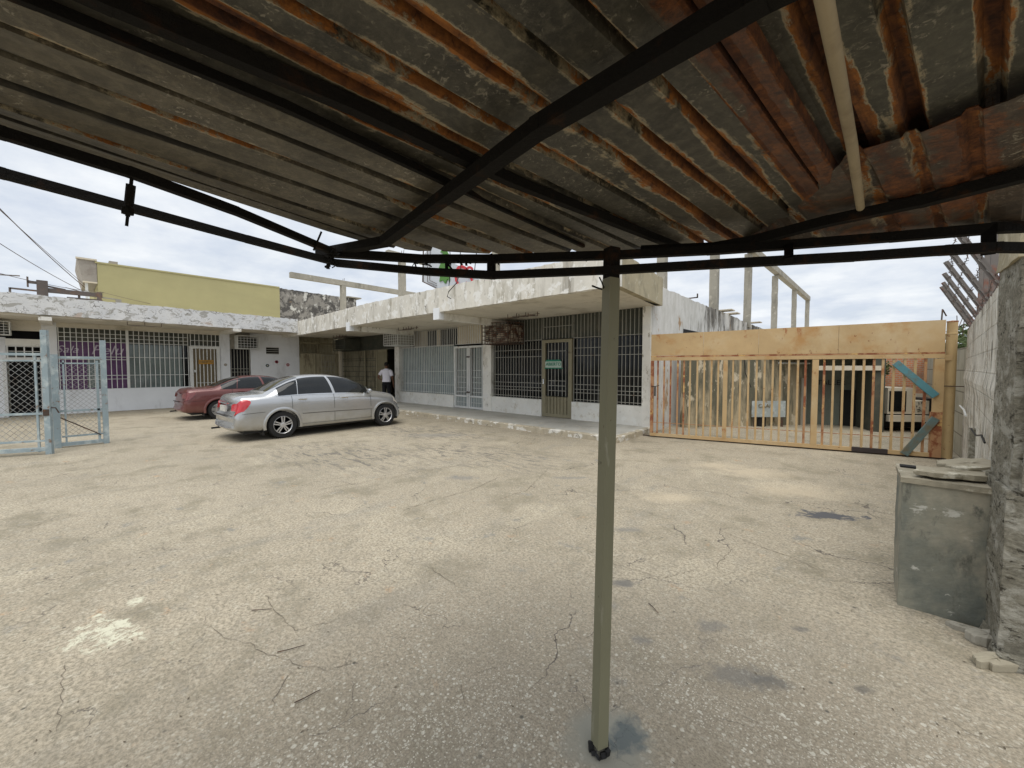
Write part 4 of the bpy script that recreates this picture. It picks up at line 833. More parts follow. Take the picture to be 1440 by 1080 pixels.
m = MB(); tube_px(m, [(1000, 372, 2.055), (860, 380, 2.06), (692, 387, 2.055)], .032); tube_px(m, [(998, 372, 2.055), (1200, 361, 2.06), (1330, 352, 2.065), (1400, 348, 2.065), (1480, 349, 2.06)], .032); m.build('lower_rail', 'soot', CN)
part('lower_rail', [(692, 387, 2.055), (600, 382, 2.09), (475, 370, 2.13)], .032)
part('lower_side_rail', [(475, 370, 2.13), (350, 337, 2.14), (0, 243, 2.16), (-140, 205, 2.165)], .026)
part('strut', [(691, 362, 2.14), (691, 388, 2.055)], .028)
part('strut', [(1109, 345, 2.14), (1109, 366, 2.055)], .03)
part('strut', [(1390, 322, 2.145), (1390, 350, 2.065)], .035)
m = MB(); a = Vector(at(186, 243, 2.165)); b = Vector(at(178, 318, 2.03)); m.tube([a, a.lerp(b, .25)], .004, 6); m.tube([a.lerp(b, .22), a.lerp(b, .62)], .010, 8); m.tube([a.lerp(b, .6), a.lerp(b, .82)], .005, 6); m.lathe([(.0, 0), (.014, .004), (.014, .02), (0, .024)], tuple(a.lerp(b, .80)), 'z', 6); m.tube([a.lerp(b, .82), b], .0035, 6); m.build('turnbuckle', 'soot', CN)
m = MB(); a = Vector(at(452, 326, 2.20)); b = Vector(at(441, 352, 2.12)); m.tube([a, b], .004, 6); m.build('bolt', 'soot', CN)
# chain and flaking scrap round the corner joint
rn = random.Random(12); m = MB()
for k in range(16):
    p = Vector(at(468 + rn.uniform(-7, 8), 352 + 24 * k / 16, 2.15 - .004 * k)); s = rn.uniform(.006, .014)
    m.bar(p, p + Vector((rn.uniform(-1, 1), rn.uniform(-1, 1), rn.uniform(-1, 1))).normalized() * s * 2, s, s * .7)
m.build('corner_chain', 'soot', CN)
m = MB()
for px, py, s in ((645, 372, .02), (655, 373, .02), (628, 374, .03), (700, 374, .012), (760, 369, .008), (818, 367, .012), (823, 369, .010), (915, 357, .008), (1004, 360, .006), (583, 374, .016), (600, 376, .02), (1233, 338, .008), (1256, 336, .008)):
    p = Vector(at(px, py - 5, 2.13)); m = MB()
    for k in range(4):
        d = Vector((rn.uniform(-1, 1), rn.uniform(-1, 1), rn.uniform(-1.2, .2))).normalized(); m.bar(p, p + d * s * 1.3, s * .5, s * .18)
    m.build('rust_flake', 'soot', CN)
m = MB(); m.tube([Vector(at(861, 386, 2.045)), Vector(at(858, 402, 2.0)), Vector(at(850, 408, 1.985)), Vector(at(838, 404, 2.0)), Vector(at(833, 402, 2.0))], .004, 6)
m.tube([Vector(at(850, 408, 1.985)), Vector(at(846, 396, 2.01)), Vector(at(843, 390, 2.03))], .003, 6); m.build('wire_tie', 'soot', CN)
# the post: painted lower part, black joint on top, broken black foot
a = Vector(at(843, 1046, 0.03)); b = Vector(at(858, 394, 2.02)); b = Vector((a.x - .015, a.y + .10, 2.03)); 
m = MB(); ax = Vector((.748, .664, 0)); vs = []
b = Vector(at(859.5, 392, 2.03))
m.bar(a, b, .052, .052, up=(math.cos(AZ + .42), math.sin(AZ + .42), 0)); m.build('post', 'post_paint', CN)
d = (b - a).normalized(); m = MB(); m.bar(b, b + d * .13, .050, .050, up=(math.cos(AZ + .42), math.sin(AZ + .42), 0)); m.build('post_head', 'soot', CN)
m = MB()
for k in range(11):
    an = k * 2 * math.pi / 11; q = a + Vector((math.cos(an) * .036, math.sin(an) * .036, -.03)); m.bar(q, q + Vector((rn.uniform(-.01, .01), rn.uniform(-.01, .01), rn.uniform(.012, .04))), .022, .012)
m.build('broken_foot', 'post_black', CN)
# wooden pole wedged under the sheets
m = MB(); p0 = Vector(at(1210, 292, 2.185)); p1 = Vector(at(1158, -6, 2.175)); d = (p0 - p1); m.tube([p1 - d * .7, p1 - d * .2 + Vector((.004, 0, 0)), p1, p1.lerp(p0, .5) + Vector((.004, -.003, 0)), p0], .0115, 12)
m.build('wooden_pole', 'pole', smooth=True, label='long pale wooden pole wedged under the rusty zinc sheets', category='pole')

# ================================================================ OCHRE SLIDING GATE
GA = Vector((-3.80, 9.256, 0)); GB = Vector((1.06, 10.43, 0)); gd = (GB - GA).normalized(); gl = (GB - GA).length; gn = Vector((gd.y, -gd.x, 0))
G = thing('sliding_gate', tuple(GA.lerp(GB, .5)), 'wide ochre sliding gate with a rusty sheet-metal band over vertical bars and two blue braces', 'gate')
def GP(s, o, z): p = GA + gd * s + gn * o; return (p.x, p.y, z)
def gbox(mb, s0, s1, o0, o1, z0, z1, z0b=None, z1b=None):
    z0b = z0 if z0b is None else z0b; z1b = z1 if z1b is None else z1b
    vs = [GP(s0, o0, z0), GP(s1, o0, z0b), GP(s1, o1, z0b), GP(s0, o1, z0), GP(s0, o0, z1), GP(s1, o0, z1b), GP(s1, o1, z1b), GP(s0, o1, z1)]
    return mb.add(vs, [(0, 3, 2, 1), (4, 5, 6, 7), (0, 1, 5, 4), (1, 2, 6, 5), (2, 3, 7, 6), (3, 0, 4, 7)])
def seam(s0, s1, nm='sheet_panel'):
    m = MB(); z0 = 1.93; za = 2.43 + .07 * s0 / gl; zb = 2.43 + .07 * s1 / gl
    gbox(m, s0 + .002, s1 - .002, -.012, .012, z0, za, z0, zb); return m.build(nm, 'orange', G)
for a, b in ((0, 1.12), (1.12, 2.17), (2.17, 3.5), (3.5, gl)): seam(a, b)
m = MB(); gbox(m, 0, gl, -.03, .03, 1.815, 1.89, 1.82, 1.895); m.build('top_rail', 'orange', G)
m = MB(); gbox(m, 0, gl, -.02, .022, 1.893, 1.925, 1.898, 1.928); m.build('rust_strip', 'orange_rusty', G)
m = MB(); gbox(m, 0, 2.2, -.03, .03, .03, .10); gbox(m, 2.2, 3.75, -.03, .03, .03, .105); gbox(m, 4.28, gl, -.03, .03, .03, .105); m.build('bottom_rail', 'orange', G)
m = MB(); gbox(m, 3.75, 4.28, -.032, .034, .025, .11); m.build('bottom_rail_patch', 'gate_black', G)
for s, w_, mt in ((.0, .07, 'orange_rusty'), (1.52, .085, 'orange'), (3.10, .10, 'orange'), (gl - .13, .13, 'orange')):
    m = MB(); gbox(m, s, s + w_, -.032, .032, .105, 1.812); m.build('gate_stile', mt, G)
m = MB(); gbox(m, gl - .15, gl - .002, -.034, .036, .03, .85); m.build('rust_patch', 'orange_rusty', G)
bays = ((.07, 1.52, 10), (1.605, 3.10, 10), (3.20, gl - .13, 11))
for s0, s1, n in bays:
    for i in range(n):
        s = s0 + (s1 - s0) * (i + .7) / (n + .4) + rn.uniform(-.012, .012); m = MB()
        gbox(m, s - .018, s + .018, -.012, .012, .105, 1.815); m.build('bar', 'orange_rusty' if (s < .75 or rn.random() < .12) else 'orange', G)
m = MB(); gbox(m, .07, gl - .13, -.005, .005, .345, .357); m.build('tie_rod', 'orange_rusty', G)
def brace(px0, py0, px1, py1, w, mat):
    def pl(px, py):
        d = Vector(ray(px, py)); n = gn; t_ = (n.dot(GA + gn * .05 - Vector(CAM))) / n.dot(d); return Vector(CAM) + d * t_
    a = pl(px0, py0); b = pl(px1, py1); m = MB(); m.bar(a, b, .035, w, up=(0, 0, 1)); m.build('diagonal_brace', mat, G, bevel=.004)
brace(1259, 510, 1316, 557, .12, 'brace'); brace(1316, 588, 1271, 639, .12, 'brace_worn')
m = MB(); gbox(m, gl, gl + .1, -.012, .012, 1.78, 1.88); m.build('bracket', 'orange', G)
m = MB(); gbox(m, .09, .12, .02, .05, .98, 1.2); m.tube([GP(.02, .05, 1.2), GP(.12, .07, 1.21), GP(.19, .03, 1.23), GP(.14, -.03, 1.22)], .009, 6); m.build('chain_lock', 'plastic_black', G)
gp = thing('gate_post', (1.15, 10.52, 0), 'round ochre steel post closing the right end of the gate', 'post')
MT['post_ochre'] = weathered('ochre_post_paint', (.47, .34, .17), [((.38, .25, .12), 3, .5, .7, (1, 1, .5)), ((.22, .09, .04), 9, .62, .68, S1)], rough=.6)
m = MB(); m.lathe([(.072, 0), (.072, 2.24), (.076, 2.245), (.076, 2.26), (.070, 2.265), (.070, 2.46)], (1.15, 10.52, 0), 'z', 20); m.build('shaft', 'post_ochre', gp, smooth=True)
m = MB(); m.lathe([(.075, 0), (.075, .02), (.0, .03)], (1.15, 10.52, 2.46), 'z', 20); m.build('cap', 'orange_rusty', gp)
m = MB(); m.tube([(1.0, 10.44, 1.32), (1.32, 10.42, 1.32)], .009, 6); m.build('rod', 'rust_dark', gp)
m = MB(); m.bar((-4.2, 9.25, .012), (1.25, 10.5, .012), .05, .02); m.build('gate_track', 'rust_dark', label='thin rusty steel track in the concrete under the sliding gate', category='gate track')

# ================================================================ BEHIND THE GATE
P0 = Vector((-3.95, 10.9, 0)); P1 = Vector((-1.23, 14.23, 0))
bw_d = (P1 - P0).normalized(); bw_n = Vector((bw_d.y, -bw_d.x, 0)); bl = (P1 - P0).length
bw = thing('stained_wall', tuple(P0.lerp(P1, .5)), 'beige rendered wall with dark drip stains standing behind the sliding gate', 'wall')
def strip(mb, P, d, n_, s0, s1, z0, z1, th=.2):
    a = P + d * s0; b = P + d * s1; mb.add([(q.x, q.y, z) for z in (z0, z1) for q in (a, b, b - n_ * th, a - n_ * th)], [(0, 3, 2, 1), (4, 5, 6, 7), (0, 1, 5, 4), (1, 2, 6, 5), (2, 3, 7, 6), (3, 0, 4, 7)])
m = MB(); strip(m, P0, bw_d, bw_n, .45, bl, 0, 2.3); m.build('render', 'beige_wall', bw)
m = MB(); a = P0 + bw_d * (bl - 1.0) + bw_n * .06; b = P1 + bw_n * .06; m.tube([(a.x, a.y, 1.78), (b.x, b.y, 1.78)], .03, 8); m.build('pipe', 'metal_white', bw)
m = MB(); a = P0 + bw_d * (bl - 2.1) + bw_n * .03; m.tube([(a.x, a.y, 2.2), (a.x + .05, a.y + .03, 1.5), (a.x + .18, a.y + .1, 1.1)], .012, 5); m.build('loose_cable', 'plastic_black', bw)
# display board leaning in front
sb = thing('sandwich_board', (-1.95, 12.9, 0), 'faded blue-grey notice board on short legs in front of the stained wall', 'board')
a = Vector(at(1057, 600)); b = Vector(at(1104, 600)); dd = (b - a).normalized(); nn = Vector((dd.y, -dd.x, 0))
MT['board_blue'] = weathered('faded_board', (.36, .40, .40), [((.52, .56, .56), 5, .5, .62, S1), ((.30, .24, .16), 6, .58, .66, S1)])
m = MB(); strip(m, a, dd, nn, 0, (b - a).length, .27, .72, .03); m.build('board', 'board_blue', sb)
cxy = a.lerp(b, .36) + nn * .01
text_on('CAAI', .15, (cxy.x, cxy.y, .58), tuple(dd), 'lettering', 'doorpane', sb)
for s in (.08, .9):
    m = MB(); q = a.lerp(b, s); m.bar((q.x, q.y, .27), (q.x, q.y, 0), .05); m.build('leg', 'rust_dark', sb)
m = MB(); q = a.lerp(b, .27); m.box(q.x - .09, q.x + .09, q.y + .02, q.y + .2, 0, .27); m.build('crate', 'black_void', label='small black crate standing under the faded notice board', category='crate')
# workshop
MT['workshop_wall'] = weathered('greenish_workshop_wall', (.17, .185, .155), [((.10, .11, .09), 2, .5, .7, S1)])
W0 = Vector((-1.05, 13.3, 0)); W1 = Vector((.41, 13.83, 0)); wd = (W1 - W0).normalized(); wn3 = Vector((wd.y, -wd.x, 0)); wl = (W1 - W0).length
wk_ = thing('workshop', tuple(W0.lerp(W1, .5)), 'dark open workshop shed with faint lettering over a black doorway behind the gate', 'shed')
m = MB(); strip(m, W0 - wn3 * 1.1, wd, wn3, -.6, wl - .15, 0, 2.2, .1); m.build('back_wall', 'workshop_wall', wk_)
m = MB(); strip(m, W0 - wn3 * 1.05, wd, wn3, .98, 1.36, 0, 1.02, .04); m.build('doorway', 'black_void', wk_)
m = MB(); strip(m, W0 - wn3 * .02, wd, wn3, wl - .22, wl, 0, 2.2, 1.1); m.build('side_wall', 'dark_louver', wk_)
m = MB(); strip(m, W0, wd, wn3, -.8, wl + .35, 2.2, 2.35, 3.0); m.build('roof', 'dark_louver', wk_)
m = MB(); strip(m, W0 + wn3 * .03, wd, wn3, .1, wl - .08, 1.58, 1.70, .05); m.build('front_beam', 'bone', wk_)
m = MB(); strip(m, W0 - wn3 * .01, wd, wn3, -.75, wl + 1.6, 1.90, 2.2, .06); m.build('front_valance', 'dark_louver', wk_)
q = W0 - wn3 * 1.02 + wd * .74
text_on('TALLER', .20, (q.x, q.y, 1.22), tuple(wd), 'lettering', 'black_void', wk_)
m = MB(); m.tube([(-1.28, 14.0, 0), (-1.28, 14.0, 1.35)], .07, 10); m.build('gas_pipe', 'grey_concrete', label='grey upright pipe standing beside the end of the stained wall', category='pipe')
# brick wall and old van
bwk = thing('brick_wall', (1.0, 17, 0), 'orange-red brick wall seen over the old van at the back of the yard', 'wall')
m = MB(); m.box(-.3, 2.6, 17.3, 17.5, 0, 2.05); m.build('brickwork', 'brick', bwk)
m = MB(); m.box(-.3, 2.6, 17.25, 17.52, .62, .86); m.build('plaster_band', 'bone', bwk)
V0 = Vector((.47, 14.05, 0)); V1 = Vector((1.42, 14.75, 0)); vd = (V1 - V0).normalized(); vn = Vector((vd.y, -vd.x, 0)); vl = (V1 - V0).length
van = thing('old_van', tuple(V0.lerp(V1, .5)), 'pale derelict van with a dark window and scribbled side behind the gate bars', 'van')
m = MB(); strip(m, V0, vd, vn, 0, .62, .46, 1.13, 1.6); m.build('body', 'bone', van)
m = MB(); strip(m, V0 + vn * .012, vd, vn, .03, .43, .52, 1.05, .012); m.build('window', 'glass_dark', van)
m = MB(); strip(m, V0, vd, vn, .62, .98, .46, .80, 1.5); m.build('side_panel', 'bone', van)
m = MB(); strip(m, V0 + vn * .09, vd, vn, -.02, .92, .27, .43, .1); m.build('bumper', 'bone', van)
m = MB(); strip(m, V0 - vn * .2, vd, vn, 0, 1.2, .08, .46, 1.0); m.build('underbody', 'black_void', van)
m = MB(); strip(m, V0 - vn * .05, vd, vn, .98, 1.35, .3, .85, .8); m.build('engine_bay', 'plastic_black', van)
for s in (.1, 1.05):
    q = V0 + vd * s - vn * .35; m = MB(); m.lathe([(.15, -.09), (.28, -.09), (.3, -.05), (.3, .05), (.28, .09), (.15, .09)], (q.x, q.y, .3), 'x', 20); m.build('wheel', 'rubber', van)
rn = random.Random(3); m = MB()
for k in range(14):
    q = V0 + vn * .014 + vd * rn.uniform(.62, .9); z = rn.uniform(.52, .76); e = vd * rn.uniform(-.07, .07) + Vector((0, 0, rn.uniform(-.03, .06))); m = MB(); m.bar((q.x, q.y, z), (q.x + e.x, q.y + e.y, z + e.z), .012, .01); m.build('scribble_mark', 'plastic_black', van)

# leafy bush showing over the block wall
def bush(name, c, rx, ry, rz, n, label, leaf=.05, seed=1):
    r = random.Random(seed); t_ = thing(name, (c[0], c[1], 0), label, 'bush')
    m = MB()
    for k in range(n):
        a = r.uniform(0, 6.28); u = r.uniform(-1, 1); rr = r.random() ** .4; s = math.sqrt(1 - u * u)
        lump = 1 + .25 * math.sin(3 * a + 2 * u)
        p = Vector((c[0] + rx * rr * s * math.cos(a) * lump, c[1] + ry * rr * s * math.sin(a) * lump, c[2] + rz * rr * u))
        d = Vector((r.uniform(-1, 1), r.uniform(-1, 1), r.uniform(-.6, .6))).normalized(); e = d.cross(Vector((r.uniform(-1, 1), r.uniform(-1, 1), r.uniform(-1, 1)))).normalized()
        l = leaf * r.uniform(.6, 1.5); m.add([p - d * l, p + e * l * .4, p + d * l, p - e * l * .4], [(0, 1, 2, 3)])
    m.build('foliage', 'leaf', t_)
    m = MB(); m.tube([(c[0], c[1], 0), (c[0] + .05, c[1], c[2])], .05, 7, .02); m.build('stem', 'leaf_stem', t_)
MT['leaf'] = weathered('leaf_green', (.07, .10, .035), [((.12, .14, .05), 3, .5, .6, S1)], rough=.6, bump=0); MT['leaf_stem'] = weathered('bark', (.12, .09, .06), [])
bush('bush', (1.75, 13.5, 2.15), .5, 1.3, .5, 1600, 'scraggly green bush showing over the beige block wall beyond the gate', seed=4)
bush('bush', (.42, 16.9, 1.62), .2, .2, .26, 260, 'small dark green bush in front of the red brick wall', seed=6)

# ================================================================ RIGHT-HAND WALL, COLUMN, BOX
m = MB(); m.box(1.36, 1.52, 10.46, 24, 0, 2.02); m.build('block_wall', 'block', label='beige concrete block wall continuing beyond the gate post', category='wall')
pw0 = Vector((.64, 3.62, 0)); pw1 = Vector((1.32, 10.45, 0)); pd = (pw1 - pw0).normalized(); pn_ = Vector((-pd.y, pd.x, 0)); plen = (pw1 - pw0).length
PW = thing('whitewashed_wall', tuple(pw0.lerp(pw1, .5)), 'tall flaking whitewashed wall running from the rough column to the ochre gate', 'wall')
rn = random.Random(9); m = MB(); n = 120; nz = 14; vs = []
for i in range(n + 1):
    s = plen * i / n; zt = 2.29 + rn.uniform(-.012, .012)
    for j in range(nz + 1):
        z = zt * j / nz; o = .006 * math.sin(2.1 * z + .8 * s) + rn.uniform(-.003, .003) + (.02 if z > 1.42 and z < 1.56 else 0)
        q = pw0 + pd * s + pn_ * o; vs.append((q.x, q.y, z))
fs = [(i * (nz + 1) + j, i * (nz + 1) + j + 1, (i + 1) * (nz + 1) + j + 1, (i + 1) * (nz + 1) + j) for i in range(n) for j in range(nz)]
m.add(vs, fs)
a = pw0 - pn_ * .16; b = pw1 - pn_ * .16
k0 = len(m.v); m.v += [(a.x, a.y, 0), (b.x, b.y, 0), (b.x, b.y, 2.28), (a.x, a.y, 2.28)]
m.f += [(k0, k0 + 1, k0 + 2, k0 + 3), (nz, k0 + 3, k0 + 2, n * (nz + 1) + nz), (n * (nz + 1), n * (nz + 1) + nz, k0 + 2, k0 + 1), (0, k0, k0 + 3, nz)]
me_o = m.build('render', 'white_perim', PW)
m = MB(); q0 = pw0 - pn_ * .03; q1 = pw1 - pn_ * .03; m.bar((q0.x, q0.y, 2.305), (q1.x, q1.y, 2.305), .05, .025); m.build('top_angle', 'rust_dark', PW)
m = MB(); m.tube([(pw1.x - .12, pw1.y - .6, 1.02), (pw1.x - .16, pw1.y - 1.3, 1.0), (.98, 7.6, 1.04)], .012, 6); m.build('old_pipe', 'metal_white', PW)
m = MB(); m.tube([(.80, 5.9, 1.05), (.79, 5.6, 1.02), (.78, 5.3, 1.06), (.77, 5.1, 1.02)], .008, 5); m.build('rebar_stub', 'plastic_black', PW)
m = MB(); m.box(.93, .99, 6.9, 7.0, .42, .95); m.build('vertical_chase', 'column', PW)
# arms and barbed wire
arms = []
def arm(s, length, lean, label, with_post):
    q = pw0 + pd * s - pn_ * .05; r = thing('barbed_wire_bracket', (q.x, q.y, 2.3), label, 'fence arm', 'barbed wire arms on the whitewashed wall')
    e = (pn_ * .45 + Vector((0, 0, .89)) + pd * lean).normalized()
    p0 = Vector((q.x, q.y, 2.3)); p1 = p0 + e * length; m = MB(); m.bar(p0, p1, .05, .018, up=tuple(pd)); m.bar(p0, p1, .012, .05, up=tuple(pd)); m.build('angle_iron', 'arm', r)
    m = MB()
    for k in range(7):
        p = p0 + e * length * (k + .5) / 7; m.bar(p - pd * .012, p - pd * .012 + Vector((-.025, 0, .035)), .008)
    m.build('wire_clips', 'metal_white', r)
    if with_post: m = MB(); m.bar(p0, p0 + Vector((0, 0, .75)), .05, .05); m.build('upright', 'arm', r)
    arms.append((p0, p1)); return r
for s, l, wp, lb in ((6.55, .85, False, 'grey fence arm nearest the gate post, lowest of the slanted row'), (5.75, .80, False, 'second slanted fence arm counted from the gate post'), (4.75, .78, True, 'third slanted fence arm from the gate post, with an upright behind it'), (3.7, .75, True, 'fourth slanted fence arm from the gate post, half hidden by the canopy rail'), (2.75, .75, True, 'fifth slanted fence arm from the gate post, wide in front of the sky'), (1.6, .75, True, 'reddish fence arm nearest the rough column')):
    arm(s, l, 0, lb, wp)
rn = random.Random(31)
for w_i in range(4):
    t_ = (w_i + .6) / 4.2; m = MB(); pts = []
    for p0, p1 in arms: pts.append(p0.lerp(p1, t_) + Vector((0, 0, .03)))
    full = []
    for a, b in zip(pts[:-1], pts[1:]):
        for k in range(8):
            u = k / 8; full.append(a.lerp(b, u) + Vector((rn.uniform(-.012, .012), 0, -.10 * math.sin(math.pi * u) * (.4 + rn.random() * .2))))
    full.append(pts[-1]); full.append(pts[-1] + (pts[-1] - pts[-2]) * .6)
    m.tube(full, .003, 5)
    for p in full[::1]:
        for k in range(2):
            d = Vector((rn.uniform(-1, 1), rn.uniform(-1, 1), rn.uniform(-1, 1))).normalized() * .02; m.bar(p - d, p + d, .0035)
    m.build('barbed_wire', 'barb', label='strand of barbed wire strung along the slanted arms, ' + ['lowest, next to the wall top', 'second up from the wall top', 'second from the arm tips', 'outermost, at the arm tips'][w_i], category='barbed wire', group='barbed wire strands')
m = MB(); pts = [Vector((1.22, 10.55, 2.2)), Vector((1.24, 10.9, 2.6)), Vector((1.3, 11.3, 2.35)), Vector((1.45, 11.8, 2.75)), Vector((1.5, 12.4, 2.3))]
m.tube(pts, .007, 5); m.tube([(1.02, 10.7, 2.1), (1.04, 10.72, 2.72), (1.1, 10.8, 2.6)], .012, 5); m.build('tangled_wire', 'barb', label='tangle of old wire behind the top of the gate post', category='wire')
# column: rough broken block pier
CO = thing('rough_column', (.85, 3.75, 0), 'tall rough crumbling concrete pier at the near end of the whitewashed wall', 'column')
def rough_box(x0, x1, y0, y1, z0, z1, amp, nn=(14, 14, 60), seed=1):
    """closed box with a broken, uneven skin"""
    bm = bmesh.new(); bmesh.ops.create_cube(bm, size=1)
    bmesh.ops.subdivide_edges(bm, edges=bm.edges[:], cuts=1)
    from mathutils import noise as mn
    me = bpy.data.meshes.new('t')
    # grid each side
    bm.free(); m = MB()
    def P(x, y, z):
        p = Vector((x, y, z)); q = p * 3.1 + Vector((seed * 7.7, 0, 0)); n1 = mn.fractal(q, .9, 2.1, 5); n2 = mn.fractal(p * 14 + Vector((seed, 3, 5)), .8, 2, 4)
        n3 = mn.fractal(q + Vector((9, 4, 2)), .9, 2.1, 5); return (x + amp * (n1 + .35 * n2), y + amp * (n3 + .35 * n2), z + amp * .4 * n2)
    ax = np.linspace(x0, x1, nn[0]); ay = np.linspace(y0, y1, nn[1]); az = np.linspace(z0, z1, nn[2])
    loop = [(x, y0) for x in ax] + [(x1, y) for y in ay[1:]] + [(x, y1) for x in ax[::-1][1:]] + [(x0, y) for y in ay[::-1][1:-1]]
    L = len(loop); vs = [P(x, y, z) for z in az for x, y in loop]
    m.add(vs, [(i * L + j, i * L + (j + 1) % L, (i + 1) * L + (j + 1) % L, (i + 1) * L + j) for i in range(len(az) - 1) for j in range(L)] + [tuple(range(L))[::-1], tuple((len(az) - 1) * L + j for j in range(L))])
    return m
m = rough_box(.625, 1.05, 3.47, 3.95, 0, 2.75, .008, (28, 24, 150), 3); m.build('shaft', 'column', CO)
m = rough_box(.605, 1.08, 3.45, 3.98, .0, .97, .009, (28, 24, 60), 5); m.build('lower_shaft', 'column', CO)
m = rough_box(.61, 1.07, 3.45, 3.97, 2.25, 2.8, .012, (24, 22, 24), 8); m.build('cap_block', 'olive_side', CO)
m = rough_box(.66, .72, 3.42, 3.5, .98, 1.9, .012, (6, 6, 60), 9); m.build('mortar_rib', 'column', CO)
m = rough_box(.59, 1.2, 3.41, 4.0, -.02, .05, .04, (24, 22, 8), 12); m.build('broken_base', 'column', CO)
MT['box_paint'] = weathered('grey_painted_block', (.25, .245, .195), [((.14, .15, .13), 1.6, .46, .62, (1, 1, .7)), ((.46, .45, .40), 5.5, .60, .645, (1, 1, 1.6)), ((.34, .31, .24), 2.2, .50, .66, (1, 1, .6)), ((.12, .12, .10), 6, .56, .64, (1, 1, .5))], bump=.35, bscale=22)
MT['slab_stone'] = weathered('old_concrete_slab', (.34, .305, .23), [((.22, .20, .15), 4, .5, .64, S1), ((.52, .49, .40), 8, .58, .64, S1)], bump=.6)
BX = thing('block_plinth', (.44, 4.05, 0), 'waist-high grey-green painted block plinth beside the rough column', 'plinth')
m = rough_box(.215, .72, 3.80, 4.32, 0, .875, .005, (26, 26, 60), 2); m.build('body', 'box_paint', BX)
m = rough_box(.205, .73, 3.79, 4.34, .865, .90, .006, (26, 26, 5), 4); m.build('top_screed', 'slab_stone', BX)
m = MB(); m.box(.222, .31, 4.16, 4.24, .90, .912); m.build('hollow_core', 'black_void', BX)
def slab(name, cx, cy, rx, ry, z, th, label, mat='grey_concrete', seed=1, tilt=(0, 0), ang=0):
    r = random.Random(seed); m = MB(); n = 22; rad = [1 + .16 * math.sin(2 * k * 6.28 / n + seed) + r.uniform(-.15, .15) for k in range(n)]; vs = []
    for (f, dz) in ((.0, th), (.55, th), (.97, th * .98), (1.0, th * .9), (.98, th * .1), (.93, 0), (0, 0)):
        for k in range(n):
            a = 6.283 * k / n; x = rx * f * rad[k] * math.cos(a); y = ry * f * rad[k] * math.sin(a); x, y = x * math.cos(ang) - y * math.sin(ang), x * math.sin(ang) + y * math.cos(ang)
            vs.append((cx + x, cy + y, z + dz + x * tilt[0] + y * tilt[1] + r.uniform(-.004, .004)))
    m.add(vs, [(i * n + k, i * n + (k + 1) % n, (i + 1) * n + (k + 1) % n, (i + 1) * n + k) for i in range(6) for k in range(n)])
    return m.build(name, mat, label=label, category='stone')
slab('stone_slab', .475, 3.99, .215, .135, .915, .035, 'large flat broken concrete slab lying on top of the grey plinth', 'slab_stone', 3, (0, -.02), math.radians(48))
slab('stone_slab', .57, 4.20, .19, .10, .955, .025, 'smaller thin slab piled at the back of the plinth against the wall', 'slab_stone', 5, (.05, .1), math.radians(30))
slab('rubble_stone', .66, 3.93, .05, .035, .90, .09, 'dark rubble lump wedged between the slabs and the column', 'column', 8)
slab('rubble_stone', .60, 3.62, .10, .06, 0, .06, 'flat pale rubble stone at the foot between plinth and column', 'grey_concrete', 9, ang=.7)
slab('rubble_stone', .59, 3.37, .12, .05, 0, .045, 'pale broken lump in front of the column foot', 'slab_stone', 10, ang=.8)
slab('rubble_stone', .50, 3.70, .055, .035, 0, .03, 'small chip of concrete lying left of the column foot', 'grey_concrete', 14)

# ================================================================ CHAIN-LINK GATES ON THE LEFT
def chain_gate(name, A0, B0, zt, zm, label, posts, seed=1, diag=False, zb=.06, hi=None):
    a = Vector(A0); b = Vector(B0); d = (b - a).normalized(); L = (b - a).length; n_ = Vector((d.y, -d.x, 0))
    r = thing(name, tuple(a.lerp(b, .5)), label, 'gate', 'pale blue chain-link gates')
    def Q(s, z, o=0): p = a + d * s + n_ * o; return (p.x, p.y, z)
    m = MB(); m.bar(Q(.02, zt), Q(L - .02, zt), .05); m.bar(Q(.06, zt - .12), Q(L - .06, zt - .12), .03); m.build('top_rail', 'gate_blue', r)
    m = MB(); m.bar(Q(0, zm), Q(L, zm), .04); m.build('middle_rail', 'gate_blue', r)
    m = MB(); m.bar(Q(0, zb), Q(L, zb), .07); m.bar(Q(.06, zb + .16), Q(L - .06, zb + .16), .035); m.build('bottom_rail', 'gate_blue', r)
    for s, w_, z0, z1, mt in posts:
        m = MB(); m.bar(Q(s, z0), Q(s, z1), w_, w_, up=tuple(n_)); m.build('post', mt, r)
    m = MB(); e = .085 * (1 if L < 2 else 1.2); h0, h1 = zb + .16, zt - .12
    def wire(sg):
        k = -int((h1 - h0) / e) - 2
        while k * e < L + 1:
            pts = []
            s0 = k * e
            for (za, zb_) in ((h0, h1),):
                sA = s0; sB = s0 + (zb_ - za) * .95
                # clip to the panel
                x0, z0, x1, z1 = (sA, za, sB, zb_) if sg > 0 else (sB, za, sA, zb_)
                lo, hi_ = .03, L - .03
                def clip(x0, z0, x1, z1):
                    t0, t1 = 0, 1; dx_ = x1 - x0
                    if abs(dx_) < 1e-9: return None
                    ta, tb = (lo - x0) / dx_, (hi_ - x0) / dx_
                    ta, tb = min(ta, tb), max(ta, tb); t0 = max(t0, ta); t1 = min(t1, tb)
                    return None if t0 >= t1 else (x0 + dx_ * t0, z0 + (z1 - z0) * t0, x0 + dx_ * t1, z0 + (z1 - z0) * t1)
                c_ = clip(x0, z0, x1, z1)
                if c_: m.bar(Q(c_[0], c_[1], .004 * sg), Q(c_[2], c_[3], .004 * sg), .005)
            k += 1
    wire(1); wire(-1); m.build('wire_mesh', 'chain', r)
    if diag: m = MB(); m.bar(Q(.05, .62, .02), Q(L - .1, .2, .02), .02); m.build('diagonal_rod', 'rust_dark', r)
    return r
d1 = (Vector((-11.6, -.2, 0)) - Vector((-11.87, -.84, 0))).normalized()
